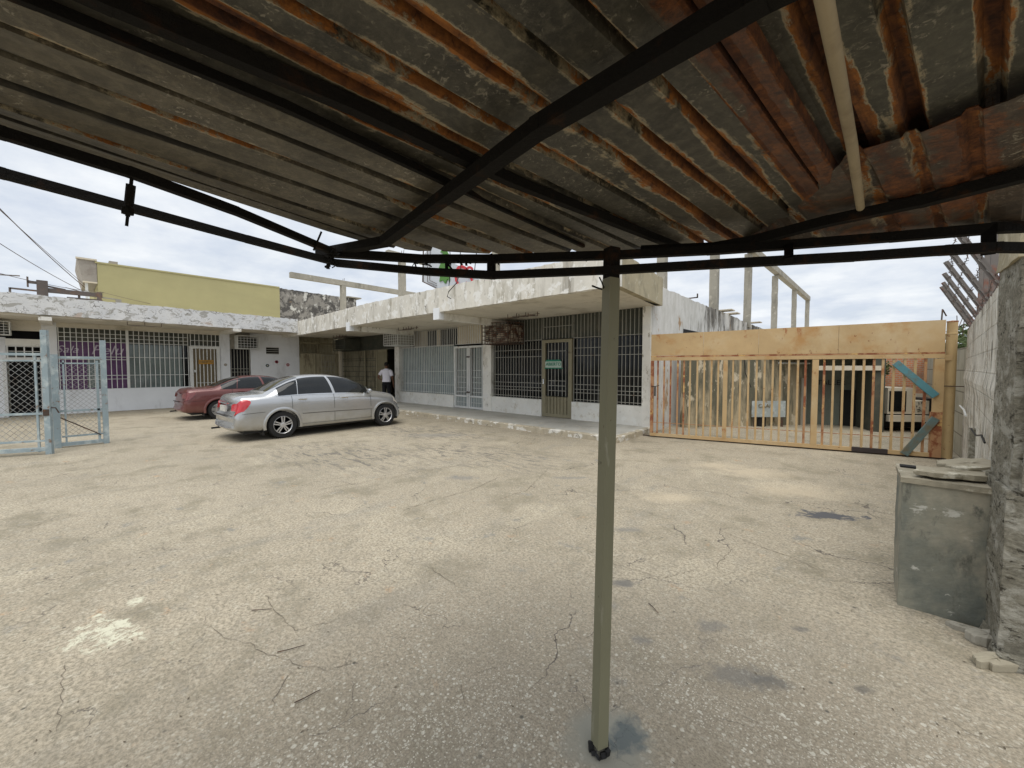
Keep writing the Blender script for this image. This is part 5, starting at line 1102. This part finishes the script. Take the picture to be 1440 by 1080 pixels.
e1 = Vector((-11.60, -.20, 0)); s1_ = e1 - d1 * 2.6
chain_gate('chain_link_gate', s1_, e1, 1.90, .78, 'pale blue chain-link gate leaf reaching out of view, closer to the yard', [(2.56, .085, 0, 2.36, 'gate_blue'), (2.42, .03, .05, 1.9, 'gate_blue'), (.05, .08, 0, 1.95, 'gate_blue')], zb=.10)
m = MB(); m.box(-11.66, -11.56, -.30, -.22, .74, .86); m.tube([(-11.62, -.28, .9), (-11.6, -.14, .88), (-11.62, -.1, .78)], .012, 6); m.build('rusty_padlock', 'rust_dark', label='rusty latch and chain on the pale blue gate post', category='padlock')
chain_gate('chain_link_gate', (-12.37, -.14, 0), (-12.37, .58, 0), 1.86, .75, 'narrow pale blue chain-link gate leaf with a diagonal rod below its middle rail', [(.0, .10, 0, 1.92, 'gate_blue'), (.12, .03, .05, 1.8, 'gate_blue'), (.60, .04, .05, 1.8, 'gate_blue'), (.70, .09, 0, 2.24, 'gate_blue')], diag=True)

# ================================================================ OVERHEAD CABLES
def cable(p, q, sagm, label, r=.012):
    m = MB(); a = Vector(p); b = Vector(q); pts = [a.lerp(b, k / 20) - Vector((0, 0, sagm * 4 * (k / 20) * (1 - k / 20))) for k in range(21)]
    m.tube(pts, r, 5); m.build('overhead_cable', 'steelbeam', label=label, category='cable', group='overhead cables')
def PD(px, py, dist): d = Vector(ray(px, py)).normalized(); return Vector(CAM) + d * dist
cable(PD(-60, 232, 17), PD(124, 408, 23.5), .12, 'thick black cable dropping steeply to the roof beside the yellow building', .013)
cable(PD(-60, 240, 17), PD(121, 402, 23.5), .05, 'cable running just above the thickest one to the yellow building', .008)
cable(PD(-60, 303, 17), PD(122, 412, 23), .10, 'middle cable crossing the sky to the roof beside the yellow building', .010)
cable(PD(-60, 368, 16), PD(150, 412, 23), .12, 'flat low cable just above the peeling left roof', .008)
cable(PD(140, 410, 22.5), PD(230, 431, 22.9), .02, 'thin cable hanging across the yellow wall', .006)
cable(PD(-40, 384, 22), PD(28, 388, 22), .0, 'short dark cable end beside the left roof skeleton', .02)
# twigs and dry leaves on the yard
rn = random.Random(77)
for i, (x0, y0, x1, y1, lb) in enumerate(((354, 858, 382, 856, 'short straight dry twig above the large crack in the concrete'), (390, 917, 429, 907, 'dry twig lying just over the forked crack'), (414, 988, 450, 970, 'slanting dark twig nearest the viewer'), (912, 848, 926, 862, 'thin curved twig right of the olive post'))):
    a = Vector(at(x0, y0, .008)); b = Vector(at(x1, y1, .008)); m = MB(); m.tube([a, a.lerp(b, .4) + Vector((.006, -.004, .003)), a.lerp(b, .8), b], .003, 5, .0018)
    m.build('dry_twig', 'rust_dark', label=lb, category='twig', group='dry twigs')
m = MB()
for k in range(190):
    px, py = rn.uniform(0, 1440), 620 + 460 * rn.random() ** 1.3
    if px > 1240 and py < 900: continue
    p = Vector(at(px, py, .004)); a = rn.uniform(0, 6.28); s = rn.uniform(.004, .011) * (1 + .10 * max(0, (p - Vector(CAM)).length - 2)); u = Vector((math.cos(a), math.sin(a), rn.uniform(0, .2))); v_ = Vector((-math.sin(a), math.cos(a), .1))
    m.add([p - u * s, p + v_ * s * .3, p + u * s, p - v_ * s * .3], [(0, 1, 2, 3)])
MT['litter'] = weathered('dry_litter', (.12, .095, .065), [], bump=0)
m.build('leaf_litter', 'litter', kind='stuff', label='scattered small dry leaf bits and grit on the concrete')

# ================================================================ CARS
def make_car(name, loc, paint, L, st, ga, gr, wr, label, lampmat, seed=0, hs=1.0, ws=1.0, rotz=0.0, plate=True, rub=True, spoke=5):
    """st: stations (y, half width, bottom, belt, top); local y runs from the rear bumper to the nose"""
    R = thing(name, loc, label, 'car', 'parked cars'); R.rotation_euler = (0, 0, rotz); R['_o'] = (0, 0, 0)
    st = np.array(st, float); st[:, 1] *= ws; st[:, 2:] *= hs; ns = len(st)
    def sect(y, w, zb, be, tp):
        h = tp - be; xs = w * .93; k = min(1, h / .3)
        P = [(0, zb), (w * .80, zb), (w * .97, zb + .07), (w, zb + .22), (w * .995, be - .30), (w * .975, be - .09), (xs, be),
             (xs - .25 * h - (1 - k) * .10, be + h * (.50 + .2 * (1 - k))), (xs - .50 * h - (1 - k) * .22 - .035, be + h * .86), ((xs - .50 * h - .16 - (1 - k) * .2) * .72, be + h * (.975)), (0, tp)]
        out = []
        for x, z in P:
            yy = y; f = min(1, max(0, (1.0 - y) / 1.0)); q = min(1, max(0, (z - .58 * hs) / .06)); q2 = min(1, max(0, (z - .6 * hs) / .35))
            if y < .6: yy += (1 - y / .6) * (.055 * q + .07 * q2)
            if y > L - .6: g_ = (y - L + .6) / .6; yy -= g_ * .16 * min(1, max(0, (z - .45) / .3))
            if y < .3: yy += .10 * (x / w) ** 4 * (1 - y / .3)
            if y > L - .5: yy -= .22 * (x / w) ** 3 * (y - L + .5) / .5
            out.append((x, yy, z))
        return out
    Gd = np.array([sect(*s) for s in st]); nv = Gd.shape[1]
    def cr(p0, p1, p2, p3, t):
        return .5 * ((2 * p1) + (-p0 + p2) * t + (2 * p0 - 5 * p1 + 4 * p2 - p3) * t * t + (-p0 + 3 * p1 - 3 * p2 + p3) * t ** 3)
    def ev(u, v):
        u = min(max(u, 0), ns - 1 - 1e-6); v = min(max(v, 0), nv - 1 - 1e-6); i, j = int(u), int(v); a, b = u - i, v - j; rows = []
        for q in (-1, 0, 1, 2):
            ii = min(max(i + q, 0), ns - 1); c = []
            for r in (-1, 0, 1, 2):
                jj = j + r; p = Gd[ii][min(max(jj, 0), nv - 1)].copy()
                if jj < 0: p = Gd[ii][1].copy(); p[0] *= -1
                if jj > nv - 1: p = Gd[ii][nv - 2].copy(); p[0] *= -1
                c.append(p)
            rows.append(cr(*c, b))
        p = cr(*rows, a); p[0] = max(p[0], 0) if v < nv - 1.01 else p[0]; return p
    def nrm(u, v, e=.03):
        a = ev(u + e, v) - ev(u - e, v); b = ev(u, v + e) - ev(u, v - e); n = np.cross(b, a); l = np.linalg.norm(n) or 1; n = n / l
        c = ev(u, v) - np.array([0, ev(u, v)[1], .7]); 
        return n if n @ c > 0 else -n
    def uofy(y): return float(np.interp(y, st[:, 0], range(ns)))
    NU, NV = 96, 44
    us = np.linspace(0, ns - 1, NU); vsn = np.linspace(0, nv - 1, NV); rings = []
    for u in us:
        half = [ev(u, v) for v in vsn]; half[0][0] = 0; half[-1][0] = 0
        rings.append(half + [np.array((-p[0], p[1], p[2])) for p in half[-2:0:-1]])
    n = len(rings[0]); m = MB()
    m.add([p for r in rings for p in r], [(i * n + k, i * n + (k + 1) % n, (i + 1) * n + (k + 1) % n, (i + 1) * n + k) for i in range(NU - 1) for k in range(n)] + [tuple(range(n))[::-1], tuple((NU - 1) * n + k for k in range(n))])
    body = m.build('body', paint, R, smooth=True)
    yr, yf = ga; rz = wr
    for yc in (yr, yf):
        for sx in (-1, 1):
            c = MB(); c.lathe([(wr + .045, -.2), (wr + .045, .3)], (sx * (.62 * ws + .2), yc, rz), 'x', 40); co = c.build('cutter', paint, R)
            co.hide_render = True; bo = body.modifiers.new('cut', 'BOOLEAN'); bo.operation = 'DIFFERENCE'; bo.solver = 'EXACT'; bo.object = co
    bpy.context.view_layer.update(); dg = bpy.context.evaluated_depsgraph_get(); nm = bpy.data.meshes.new_from_object(body.evaluated_get(dg)); body.modifiers.clear(); body.data = nm
    for o in [o for o in R.children if o.name.startswith('cutter')]: bpy.data.objects.remove(o)
    nm.materials.clear(); nm.materials.append(MT[paint]); nm.shade_smooth()
    if hasattr(nm, 'set_sharp_from_angle'): nm.set_sharp_from_angle(angle=math.radians(35))
    def patch(nm_, mat, u0, u1, v0, v1, off, parent=None, n1=18, n2=10, side=1, both=False, du=0.0, thick=0.0):
        """surface-following panel; u0/u1 may be callables of v"""
        mm = MB()
        for sg in ((1, -1) if both else (side,)):
            vs = []
            for i in range(n1 + 1):
                for j in range(n2 + 1):
                    v = v0 + (v1 - v0) * j / n2; a = u0(v) if callable(u0) else u0; b = u1(v) if callable(u1) else u1; u = a + (b - a) * i / n1
                    p = ev(u, v) + nrm(u, v) * off; vs.append((p[0] * sg, p[1], p[2]))
            mm.add(vs, [(i * (n2 + 1) + j, i * (n2 + 1) + j + 1, (i + 1) * (n2 + 1) + j + 1, (i + 1) * (n2 + 1) + j) for i in range(n1) for j in range(n2)])
        return mm.build(nm_, mat, parent or R, smooth=True)
    ub, us_, ue = uofy(gr[0]), uofy(gr[1]), uofy(gr[2])
    u_q = uofy(gr[0] + .42)
    lean = lambda base, k: (lambda v: base + k * (v - 6.1))
    for sg in (1, -1):
        patch('rear_quarter_window', 'glass_car', uofy(gr[0]), lean(u_q - .03, .10), 6.22, 8.0, .004, side=sg)
        patch('rear_door_window', 'glass_car', lean(u_q + .03, .10), lean(us_ - .05, -.12), 6.22, 8.15, .004, side=sg)
        patch('front_door_window', 'glass_car', lean(us_ + .12, -.12), lean(ue, -.03), 6.22, 8.15, .004, side=sg)
        patch('window_trim', 'chrome' if paint == 'silver' else 'plastic_black', uofy(gr[0] - .05), ue + .1, 6.12, 6.2, .006, side=sg, n1=40, n2=1)
    for a, b in ((st, 0),):
        pass
    m = MB(); 
    def full(nm_, mat, u0, u1, v0, off=.004, n1=14, n2=14):
        mm = MB(); vs = []; vv = list(np.linspace(v0, nv - 1 - .001, n2)); cols = [(v, 1) for v in vv] + [(v, -1) for v in vv[::-1]]
        for i in range(n1 + 1):
            u = u0 + (u1 - u0) * i / n1
            for v, sg in cols: p = ev(u, v) + nrm(u, v) * off; vs.append((p[0] * sg, p[1], p[2]))
        k = len(cols); mm.add(vs, [(i * k + j, i * k + j + 1, (i + 1) * k + j + 1, (i + 1) * k + j) for i in range(n1) for j in range(k - 1)])
        return mm.build(nm_, mat, R, smooth=True)
    full('rear_window', 'glass_car', uofy(gr[3]), uofy(gr[4]), 8.45); full('windscreen', 'glass_car', uofy(gr[5]), uofy(gr[6]), 8.45)
    # doors: seams, handles, strip, sill
    for sg in (1, -1):
        for yy, v0, v1 in ((gr[0] + .28, 1.9, 6.1), (gr[1] - .01, 1.9, 6.1), (gr[2] + .05, 1.9, 5.9)):
            patch('door_seam', 'plastic_black', uofy(yy - .005), uofy(yy + .005), v0, v1, .0015, side=sg, n1=1, n2=16)
        if rub: patch('rub_strip', paint, uofy(ga[0] + wr + .12), uofy(ga[1] - wr - .10), 3.55, 3.85, .012, side=sg, n1=30, n2=3)
        if rub: patch('strip_shadow_line', 'plastic_black', uofy(ga[0] + wr + .12), uofy(ga[1] - wr - .10), 3.50, 3.55, .002, side=sg, n1=30, n2=1)
        patch('bumper_seam', 'plastic_black', uofy(.16), uofy(ga[0] - wr - .05), 3.92, 3.96, .002, side=sg, n1=10, n2=1)
        patch('trunk_seam', 'plastic_black', uofy(.13), uofy(gr[3] - .03), 8.15, 8.21, .002, side=sg, n1=14, n2=1)
        patch('sill', paint, uofy(ga[0] + wr + .06), uofy(ga[1] - wr - .06), 1.7, 2.25, .014, side=sg, n1=30, n2=3)
        for yy in (gr[0] + .42, gr[1] + .16):
            p = ev(uofy(yy), 5.1); m = MB(); m.box(sg * p[0] - .01, sg * (p[0] + .035), p[1] - .0, p[1] + .19, p[2] - .012, p[2] + .016); m.build('door_handle', 'chrome' if paint == 'silver' else paint, R, bevel=.006)
        p = ev(uofy(gr[2] - .03), 6.3); m = MB()
        q = (sg * (p[0] + .11), p[1] + .02, p[2] + .05); bmv = []
        m.lathe([(0, -.07), (.06, -.06), (.085, -.02), (.085, .04), (.06, .07), (0, .075)], (0, 0, 0), 'x', 14)
        m.v = [(q[0] + v_[0] * 1.1, q[1] + v_[1] * .6, q[2] + v_[2] * .72) for v_ in m.v]; m.box(sg * (p[0] - .02), q[0], q[1] - .02, q[1] + .03, q[2] - .05, q[2] - .01)
        m.build('door_mirror', paint, R, smooth=True)
        # tail lamp wraps the corner
        patch('tail_lamp', lampmat, .12, lambda v: uofy(.36 - .16 * ((v - 5.2) / .9) ** 2), 4.25, 6.0, .010, side=sg, n1=14, n2=10)
        m = MB(); pts = []
        for x, z in ((.60, .70), (.57, .82), (.64, .855), (.74, .86), (.77, .69)):
            z_ = z * hs; pts.append((sg * x * ws, .055 + .07 * min(1, max(0, (z_ - .6 * hs) / .35)) - .012 + .09 * (x * ws / .78) ** 4, z_))
        m.prism(pts, (0, .05, 0)); m.build('tail_lamp_inner', lampmat, R)
        patch('head_lamp', 'lamp_clear', uofy(L - .48), uofy(L - .12), 4.9, 6.2, .008, side=sg, n1=10, n2=6)
        # flared lip and wheels
        for yc in (yr, yf):
            mm = MB(); vs = []; K = 30
            for k in range(K + 1):
                a = math.radians(-12 + 204 * k / K); 
                for rr, xx in ((wr + .043, -.05), (wr + .045, .016), (wr + .075, .018), (wr + .105, .006), (wr + .105, -.05)):
                    y_ = yc + rr * math.cos(a); z_ = rz + rr * math.sin(a); w_ = .862 * ws * (1 if yc == yr else .99); vs.append((sg * (w_ + xx), y_, z_))
            mm.add(vs, [(k * 5 + q, k * 5 + (q + 1) % 5, (k + 1) * 5 + (q + 1) % 5, (k + 1) * 5 + q) for k in range(K) for q in range(5)]); mm.build('wheel_arch', paint, R, smooth=True)
            m = MB(); c0 = (sg * .755 * ws, yc, rz); t_ = .1
            m.lathe([(wr * .62, -t_), (wr * .93, -t_), (wr * .99, -t_ * .7), (wr, -t_ * .3), (wr, t_ * .3), (wr * .99, t_ * .7), (wr * .93, t_), (wr * .66, t_), (wr * .64, t_ * .8), (wr * .64, -t_)], c0, 'x', 40); wh = m.build('wheel', 'rubber', R, smooth=True)
            m = MB(); m.lathe([(.0, .0), (wr * .62, 0)], (c0[0] + sg * .01, yc, rz), 'x', 32); m.build('brake_disc', 'hub_dark', wh)
            m = MB(); s_ = sg; xo = c0[0] + s_ * .085
            m.lathe([(wr * .60, -.03), (wr * .66, -.01), (wr * .68, .008), (wr * .64, .014), (wr * .60, .0), (wr * .60, -.03)], (xo, yc, rz), 'x', 40)
            for k in range(spoke):
                a = 2 * math.pi * k / spoke + .3
                for off in (-.15, .15):
                    p = (xo, yc + wr * .14 * math.cos(a + off * 2.5), rz + wr * .14 * math.sin(a + off * 2.5)); q = (xo, yc + wr * .63 * math.cos(a + off), rz + wr * .63 * math.sin(a + off)); m.bar(p, q, .026 if spoke == 5 else .03, .018, up=(1, 0, 0))
            m.lathe([(0, .012), (wr * .12, .012), (wr * .19, .004), (wr * .2, -.02)], (xo, yc, rz), 'x', 20); m.build('rim', 'rim', wh, smooth=False)
    m = MB(); yp = .055 + .07 * .5 - .012; m.box(-.2, .2, yp - .012, yp + .03, .66 * hs, .79 * hs)
    if plate: m.build('licence_plate', 'plate', R)
    m = MB(); yp = .10; m.box(-.34, .34, yp - .02, yp + .03, .835 * hs, .862 * hs); m.build('trunk_trim', 'chrome' if paint == 'silver' else paint, R)
    m = MB(); m.box(-.46, .46, .028, .06, .575 * hs, .59 * hs); m.build('trunk_gap', 'plastic_black', R)
    m = MB(); m.tube([(-.45, -.06, .235), (-.45, .25, .245)], .022, 10); m.build('exhaust', 'hub_dark', R)
    m = MB(); m.box(-.5, .5, L - .3, L - .16, .36, .46); m.build('grille', 'plastic_black', R)
    m = MB(); m.box(-.7, .7, .3, L - .3, .17, .24); m.build('underbody', 'hub_dark', R)
    if paint == 'silver': patch('fuel_door', paint, uofy(yr + .0), uofy(yr + .16), 5.0, 5.7, .004, side=1, n1=4, n2=4)
    m = MB(); m.box(.60 * ws, .84 * ws, yr - wr - .10, yr - wr - .075, .12, .34); m.build('mud_flap', 'plastic_black', R)
    return R
ST = [(0.00, .74, .32, .84, .90), (0.05, .82, .27, .90, .975), (0.18, .852, .24, .935, 1.03), (0.48, .862, .22, .95, 1.055), (0.74, .865, .20, .96, 1.075), (1.02, .866, .20, .965, 1.22), (1.32, .867, .20, .97, 1.37), (1.64, .868, .20, .97, 1.45),
      (2.06, .868, .20, .965, 1.475), (2.46, .868, .20, .955, 1.455), (2.80, .868, .20, .945, 1.38), (3.10, .866, .20, .935, 1.23), (3.38, .864, .20, .91, 1.05), (3.62, .862, .20, .88, .99), (3.95, .856, .22, .82, .93), (4.22, .82, .24, .74, .85), (4.40, .74, .27, .64, .74), (4.47, .62, .32, .54, .60)]
make_car('silver_sedan', (-10.97, 2.30, 0), 'silver', 4.47, ST, (1.05, 3.70), (.98, 2.26, 3.20, .80, 1.52, 2.58, 3.30), .315,
         'clean silver four-door sedan with red corner lamps parked in front of the shops', 'lamp_red', spoke=5)
ST2 = [(0.00, .70, .34, .80, .86), (0.05, .79, .28, .87, .94), (0.18, .83, .24, .90, .985), (0.50, .845, .22, .92, 1.005), (0.86, .848, .20, .93, 1.02), (1.14, .85, .20, .935, 1.14), (1.44, .85, .20, .935, 1.28), (1.78, .85, .20, .93, 1.36),
       (2.16, .85, .20, .925, 1.38), (2.52, .85, .20, .915, 1.36), (2.84, .85, .20, .905, 1.28), (3.14, .85, .20, .89, 1.15), (3.42, .85, .20, .86, .99), (3.66, .85, .20, .83, .93), (3.98, .84, .22, .78, .87), (4.22, .80, .24, .70, .80), (4.38, .72, .27, .60, .70), (4.45, .60, .32, .52, .58)]
make_car('red_sedan', (-16.35, 2.28, 0), 'red_car', 4.45, ST2, (.98, 3.62), (1.08, 2.3, 3.2, .92, 1.66, 2.6, 3.32), .30,
         'faded dull red sedan mostly hidden behind the silver one', 'lamp_dark_red', spoke=7, plate=False, rub=False)

# ================================================================ PERSON IN THE DOORWAY
MT['skin'] = weathered('brown_skin', (.15, .075, .045), [], var=.06, rough=.55, bump=0); MT['hair'] = weathered('black_hair', (.012, .010, .009), [], rough=.7, bump=.4, bscale=200)
MT['shirt'] = weathered('white_tshirt', (.70, .68, .74), [], var=.04, vscale=5, bump=.3, bscale=14); MT['trousers'] = weathered('black_trousers', (.012, .012, .014), [], rough=.9, bump=.2, bscale=15); MT['shoe'] = weathered('dark_shoe', (.03, .025, .02), [], rough=.5)
PE = thing('person', (-15.38, 9.18, .10), 'person in white T-shirt and black trousers, hand on hip, at the dark doorway', 'person')
PE['_o'] = (0, 0, 0); PE.rotation_euler = (0, 0, math.radians(38))
V_ = []; E_ = []; R_ = []
def sv(p, r, par=None):
    V_.append(p); R_.append(r); 
    if par is not None: E_.append((par, len(V_) - 1))
    return len(V_) - 1
pel = sv((0, 0, .98), (.15, .11)); wst = sv((0, .01, 1.12), (.135, .10), pel); chs = sv((0, .01, 1.32), (.155, .11), wst); nk0 = sv((0, .0, 1.46), (.075, .07), chs); nk = sv((0, .015, 1.53), (.052, .055), nk0)
hd = sv((0, .03, 1.61), (.072, .085), nk); hd2 = sv((0, .025, 1.69), (.076, .092), hd); hd3 = sv((0, .015, 1.745), (.055, .065), hd2)
def limb(par, pts):
    for p, r in pts: par = sv(p, (r, r), par)
    return par
for sg in (1, -1):
    limb(pel, [((sg * .09, 0, .90), .095), ((sg * .10, .01, .70), .082), ((sg * .105, .015, .50), .058), ((sg * .11, -.01, .32), .056), ((sg * .11, -.015, .10), .038), ((sg * .115, .05, .05), .038), ((sg * .12, .15, .03), .028)])
def hand(par, c, d, side):
    d = Vector(d).normalized(); s = Vector(side).normalized(); c = Vector(c)
    palm = limb(par, [(tuple(c), .026), (tuple(c + d * .05), .032)])
    for k, (o, l) in enumerate(((-.027, .062), (-.009, .072), (.009, .068), (.026, .052))):
        a = c + d * .075 + s * o; limb(palm, [(tuple(a), .0095), (tuple(a + d * l * .55 + Vector((0, .006, 0))), .009), (tuple(a + d * l + Vector((0, .016, 0))), .0075)])
    a = c + d * .02 - s * .03; limb(par, [(tuple(a), .011), (tuple(a + d * .03 - s * .02), .010), (tuple(a + d * .055 - s * .03), .0085)])
sh = sv((.15, 0, 1.42), (.065, .065), chs); w_ = limb(sh, [((.205, 0, 1.36), .052), ((.245, -.01, 1.20), .042), ((.265, 0, 1.10), .037), ((.275, .04, .97), .032), ((.28, .07, .86), .024)]); hand(w_, (.28, .08, .82), (0, .15, -1), (0, 1, .1))
sh = sv((-.15, 0, 1.42), (.065, .065), chs); w_ = limb(sh, [((-.21, -.01, 1.36), .052), ((-.29, -.04, 1.24), .042), ((-.345, -.06, 1.14), .037), ((-.28, -.04, 1.07), .032), ((-.215, -.02, 1.04), .024)]); hand(w_, (-.19, -.01, 1.03), (.75, .45, -.45), (0, .3, 1))
me = bpy.data.meshes.new('body'); me.from_pydata(V_, E_, []); ob = bpy.data.objects.new('body', me); SC.collection.objects.link(ob)
sk = ob.modifiers.new('s', 'SKIN'); sk.use_smooth_shade = True
for i, v_ in enumerate(me.skin_vertices[0].data): v_.radius = R_[i]; v_.use_root = (i == 0)
sb_ = ob.modifiers.new('ss', 'SUBSURF'); sb_.levels = 2; sb_.render_levels = 2
dg = bpy.context.evaluated_depsgraph_get(); nm = bpy.data.meshes.new_from_object(ob.evaluated_get(dg)); ob.modifiers.clear(); ob.data = nm; nm.materials.clear(); nm.materials.append(MT['skin']); ob.parent = PE; ob['_o'] = (0, 0, 0)
def loft(mb, rings, n=20, fold=.0):
    vs = []
    for (cx_, cy_, cz_, rx, ry, tx, ty) in rings:
        for k in range(n):
            a = 2 * math.pi * k / n; f = 1 + fold * math.sin(5 * a + cz_ * 18); x = rx * math.cos(a) * f; y = ry * math.sin(a) * f; vs.append((cx_ + x, cy_ + y, cz_ + x * tx + y * ty))
    mb.add(vs, [(i * n + k, i * n + (k + 1) % n, (i + 1) * n + (k + 1) % n, (i + 1) * n + k) for i in range(len(rings) - 1) for k in range(n)])
m = MB(); loft(m, [(0, .0, .94, .185, .135, 0, 0), (0, .0, 1.0, .18, .13, 0, 0), (0, .01, 1.12, .165, .122, 0, 0), (0, .01, 1.28, .182, .128, 0, 0), (0, .005, 1.38, .195, .125, 0, 0), (0, 0, 1.44, .175, .11, 0, 0), (0, .005, 1.485, .11, .085, 0, 0), (0, .01, 1.51, .068, .066, 0, 0)], 28, .02)
for sg, e in ((1, (.25, -.005, 1.20)), (-1, (-.285, -.035, 1.235))):
    m.tube([(sg * .13, 0, 1.42), (sg * .205, 0, 1.37), e], .082, 12, .068)
m.build('t_shirt', 'shirt', PE, smooth=True)
m = MB(); loft(m, [(0, 0, 1.03, .165, .12, 0, 0), (0, 0, .97, .172, .128, 0, 0), (0, 0, .88, .18, .125, 0, 0), (0, 0, .80, .175, .115, 0, 0)], 24)
for sg in (1, -1): loft(m, [(sg * .09, 0, .86, .10, .115, 0, 0), (sg * .10, .01, .68, .092, .10, 0, 0), (sg * .105, .012, .48, .078, .085, 0, 0), (sg * .11, -.005, .28, .074, .08, 0, 0), (sg * .11, -.01, .06, .072, .085, 0, 0)], 18, .03)
m.build('trousers', 'trousers', PE, smooth=True)
m = MB(); vs = []; n = 20
loft(m, [(0, .0, 1.61, .080, .080, 0, -.3), (0, .0, 1.66, .086, .098, 0, -.25), (0, .004, 1.72, .084, .098, 0, -.1), (0, .008, 1.765, .066, .078, 0, 0), (0, .01, 1.79, .03, .035, 0, 0)], n)
m.build('hair', 'hair', PE, smooth=True)
for sg in (1, -1):
    m = MB(); m.lathe([(0, -.01), (.028, -.006), (.03, .006), (0, .012)], (sg * .082, .02, 1.645), 'x', 12); m.build('ear', 'skin', PE, smooth=True)
    m = MB(); m.lathe([(0, -.01), (.01, 0), (0, .01)], (sg * .03, .108, 1.66), 'z', 8); m.build('eye', 'bone', PE)
    m = MB(); loft(m, [(sg * .115, .05, .0, .048, .135, 0, 0), (sg * .115, .05, .04, .046, .13, 0, 0), (sg * .112, .0, .085, .042, .07, 0, 0)], 16); m.prism([(sg * .115 - .03, -.05, .0), (sg * .115 + .03, -.05, .0), (sg * .115 + .03, .15, .0), (sg * .115 - .03, .15, .0)], (0, 0, .06)); m.build('shoe', 'shoe', PE, smooth=True)
m = MB(); m.prism([(-.012, .105, 1.62), (.012, .105, 1.62), (0, .105, 1.665)], (0, .028, -.004)); m.build('nose', 'skin', PE)
m = MB(); m.box(-.024, .024, .098, .112, 1.585, 1.595); m.build('mouth', 'lamp_dark_red', PE)
# blue water bottle on the walkway
WB = thing('water_bottle', (-16.3, 8.7, .12), 'big pale blue water bottle standing between the silver car and the walkway door', 'bottle')
m = MB(); m.lathe([(0, .02), (.14, 0), (.15, .05), (.145, .2), (.15, .35), (.14, .48), (.06, .56), (.035, .60), (.035, .66), (0, .66)], (-16.3, 8.7, .12), 'z', 24); m.build('bottle_body', 'blue_plastic', WB, smooth=True)
m = MB(); m.lathe([(.04, .64), (.04, .69), (0, .70)], (-16.3, 8.7, .12), 'z', 16); m.build('cap', 'sign_white', WB)
m = MB(); m.box(-16.55, -16.05, 8.5, 8.95, .13, .22); m.build('low_stool', 'rust_dark', label='low dark wooden step under the blue water bottle', category='step')

# copies of a name property used while building are not needed any longer
for o in SC.objects:
    if '_o' in o: del o['_o']
    if o.parent is None and 'label' in o and 'kind' not in o: o['kind'] = 'thing'
for k_, m_ in list(MT.items()):
    if m_ is None: del MT[k_]
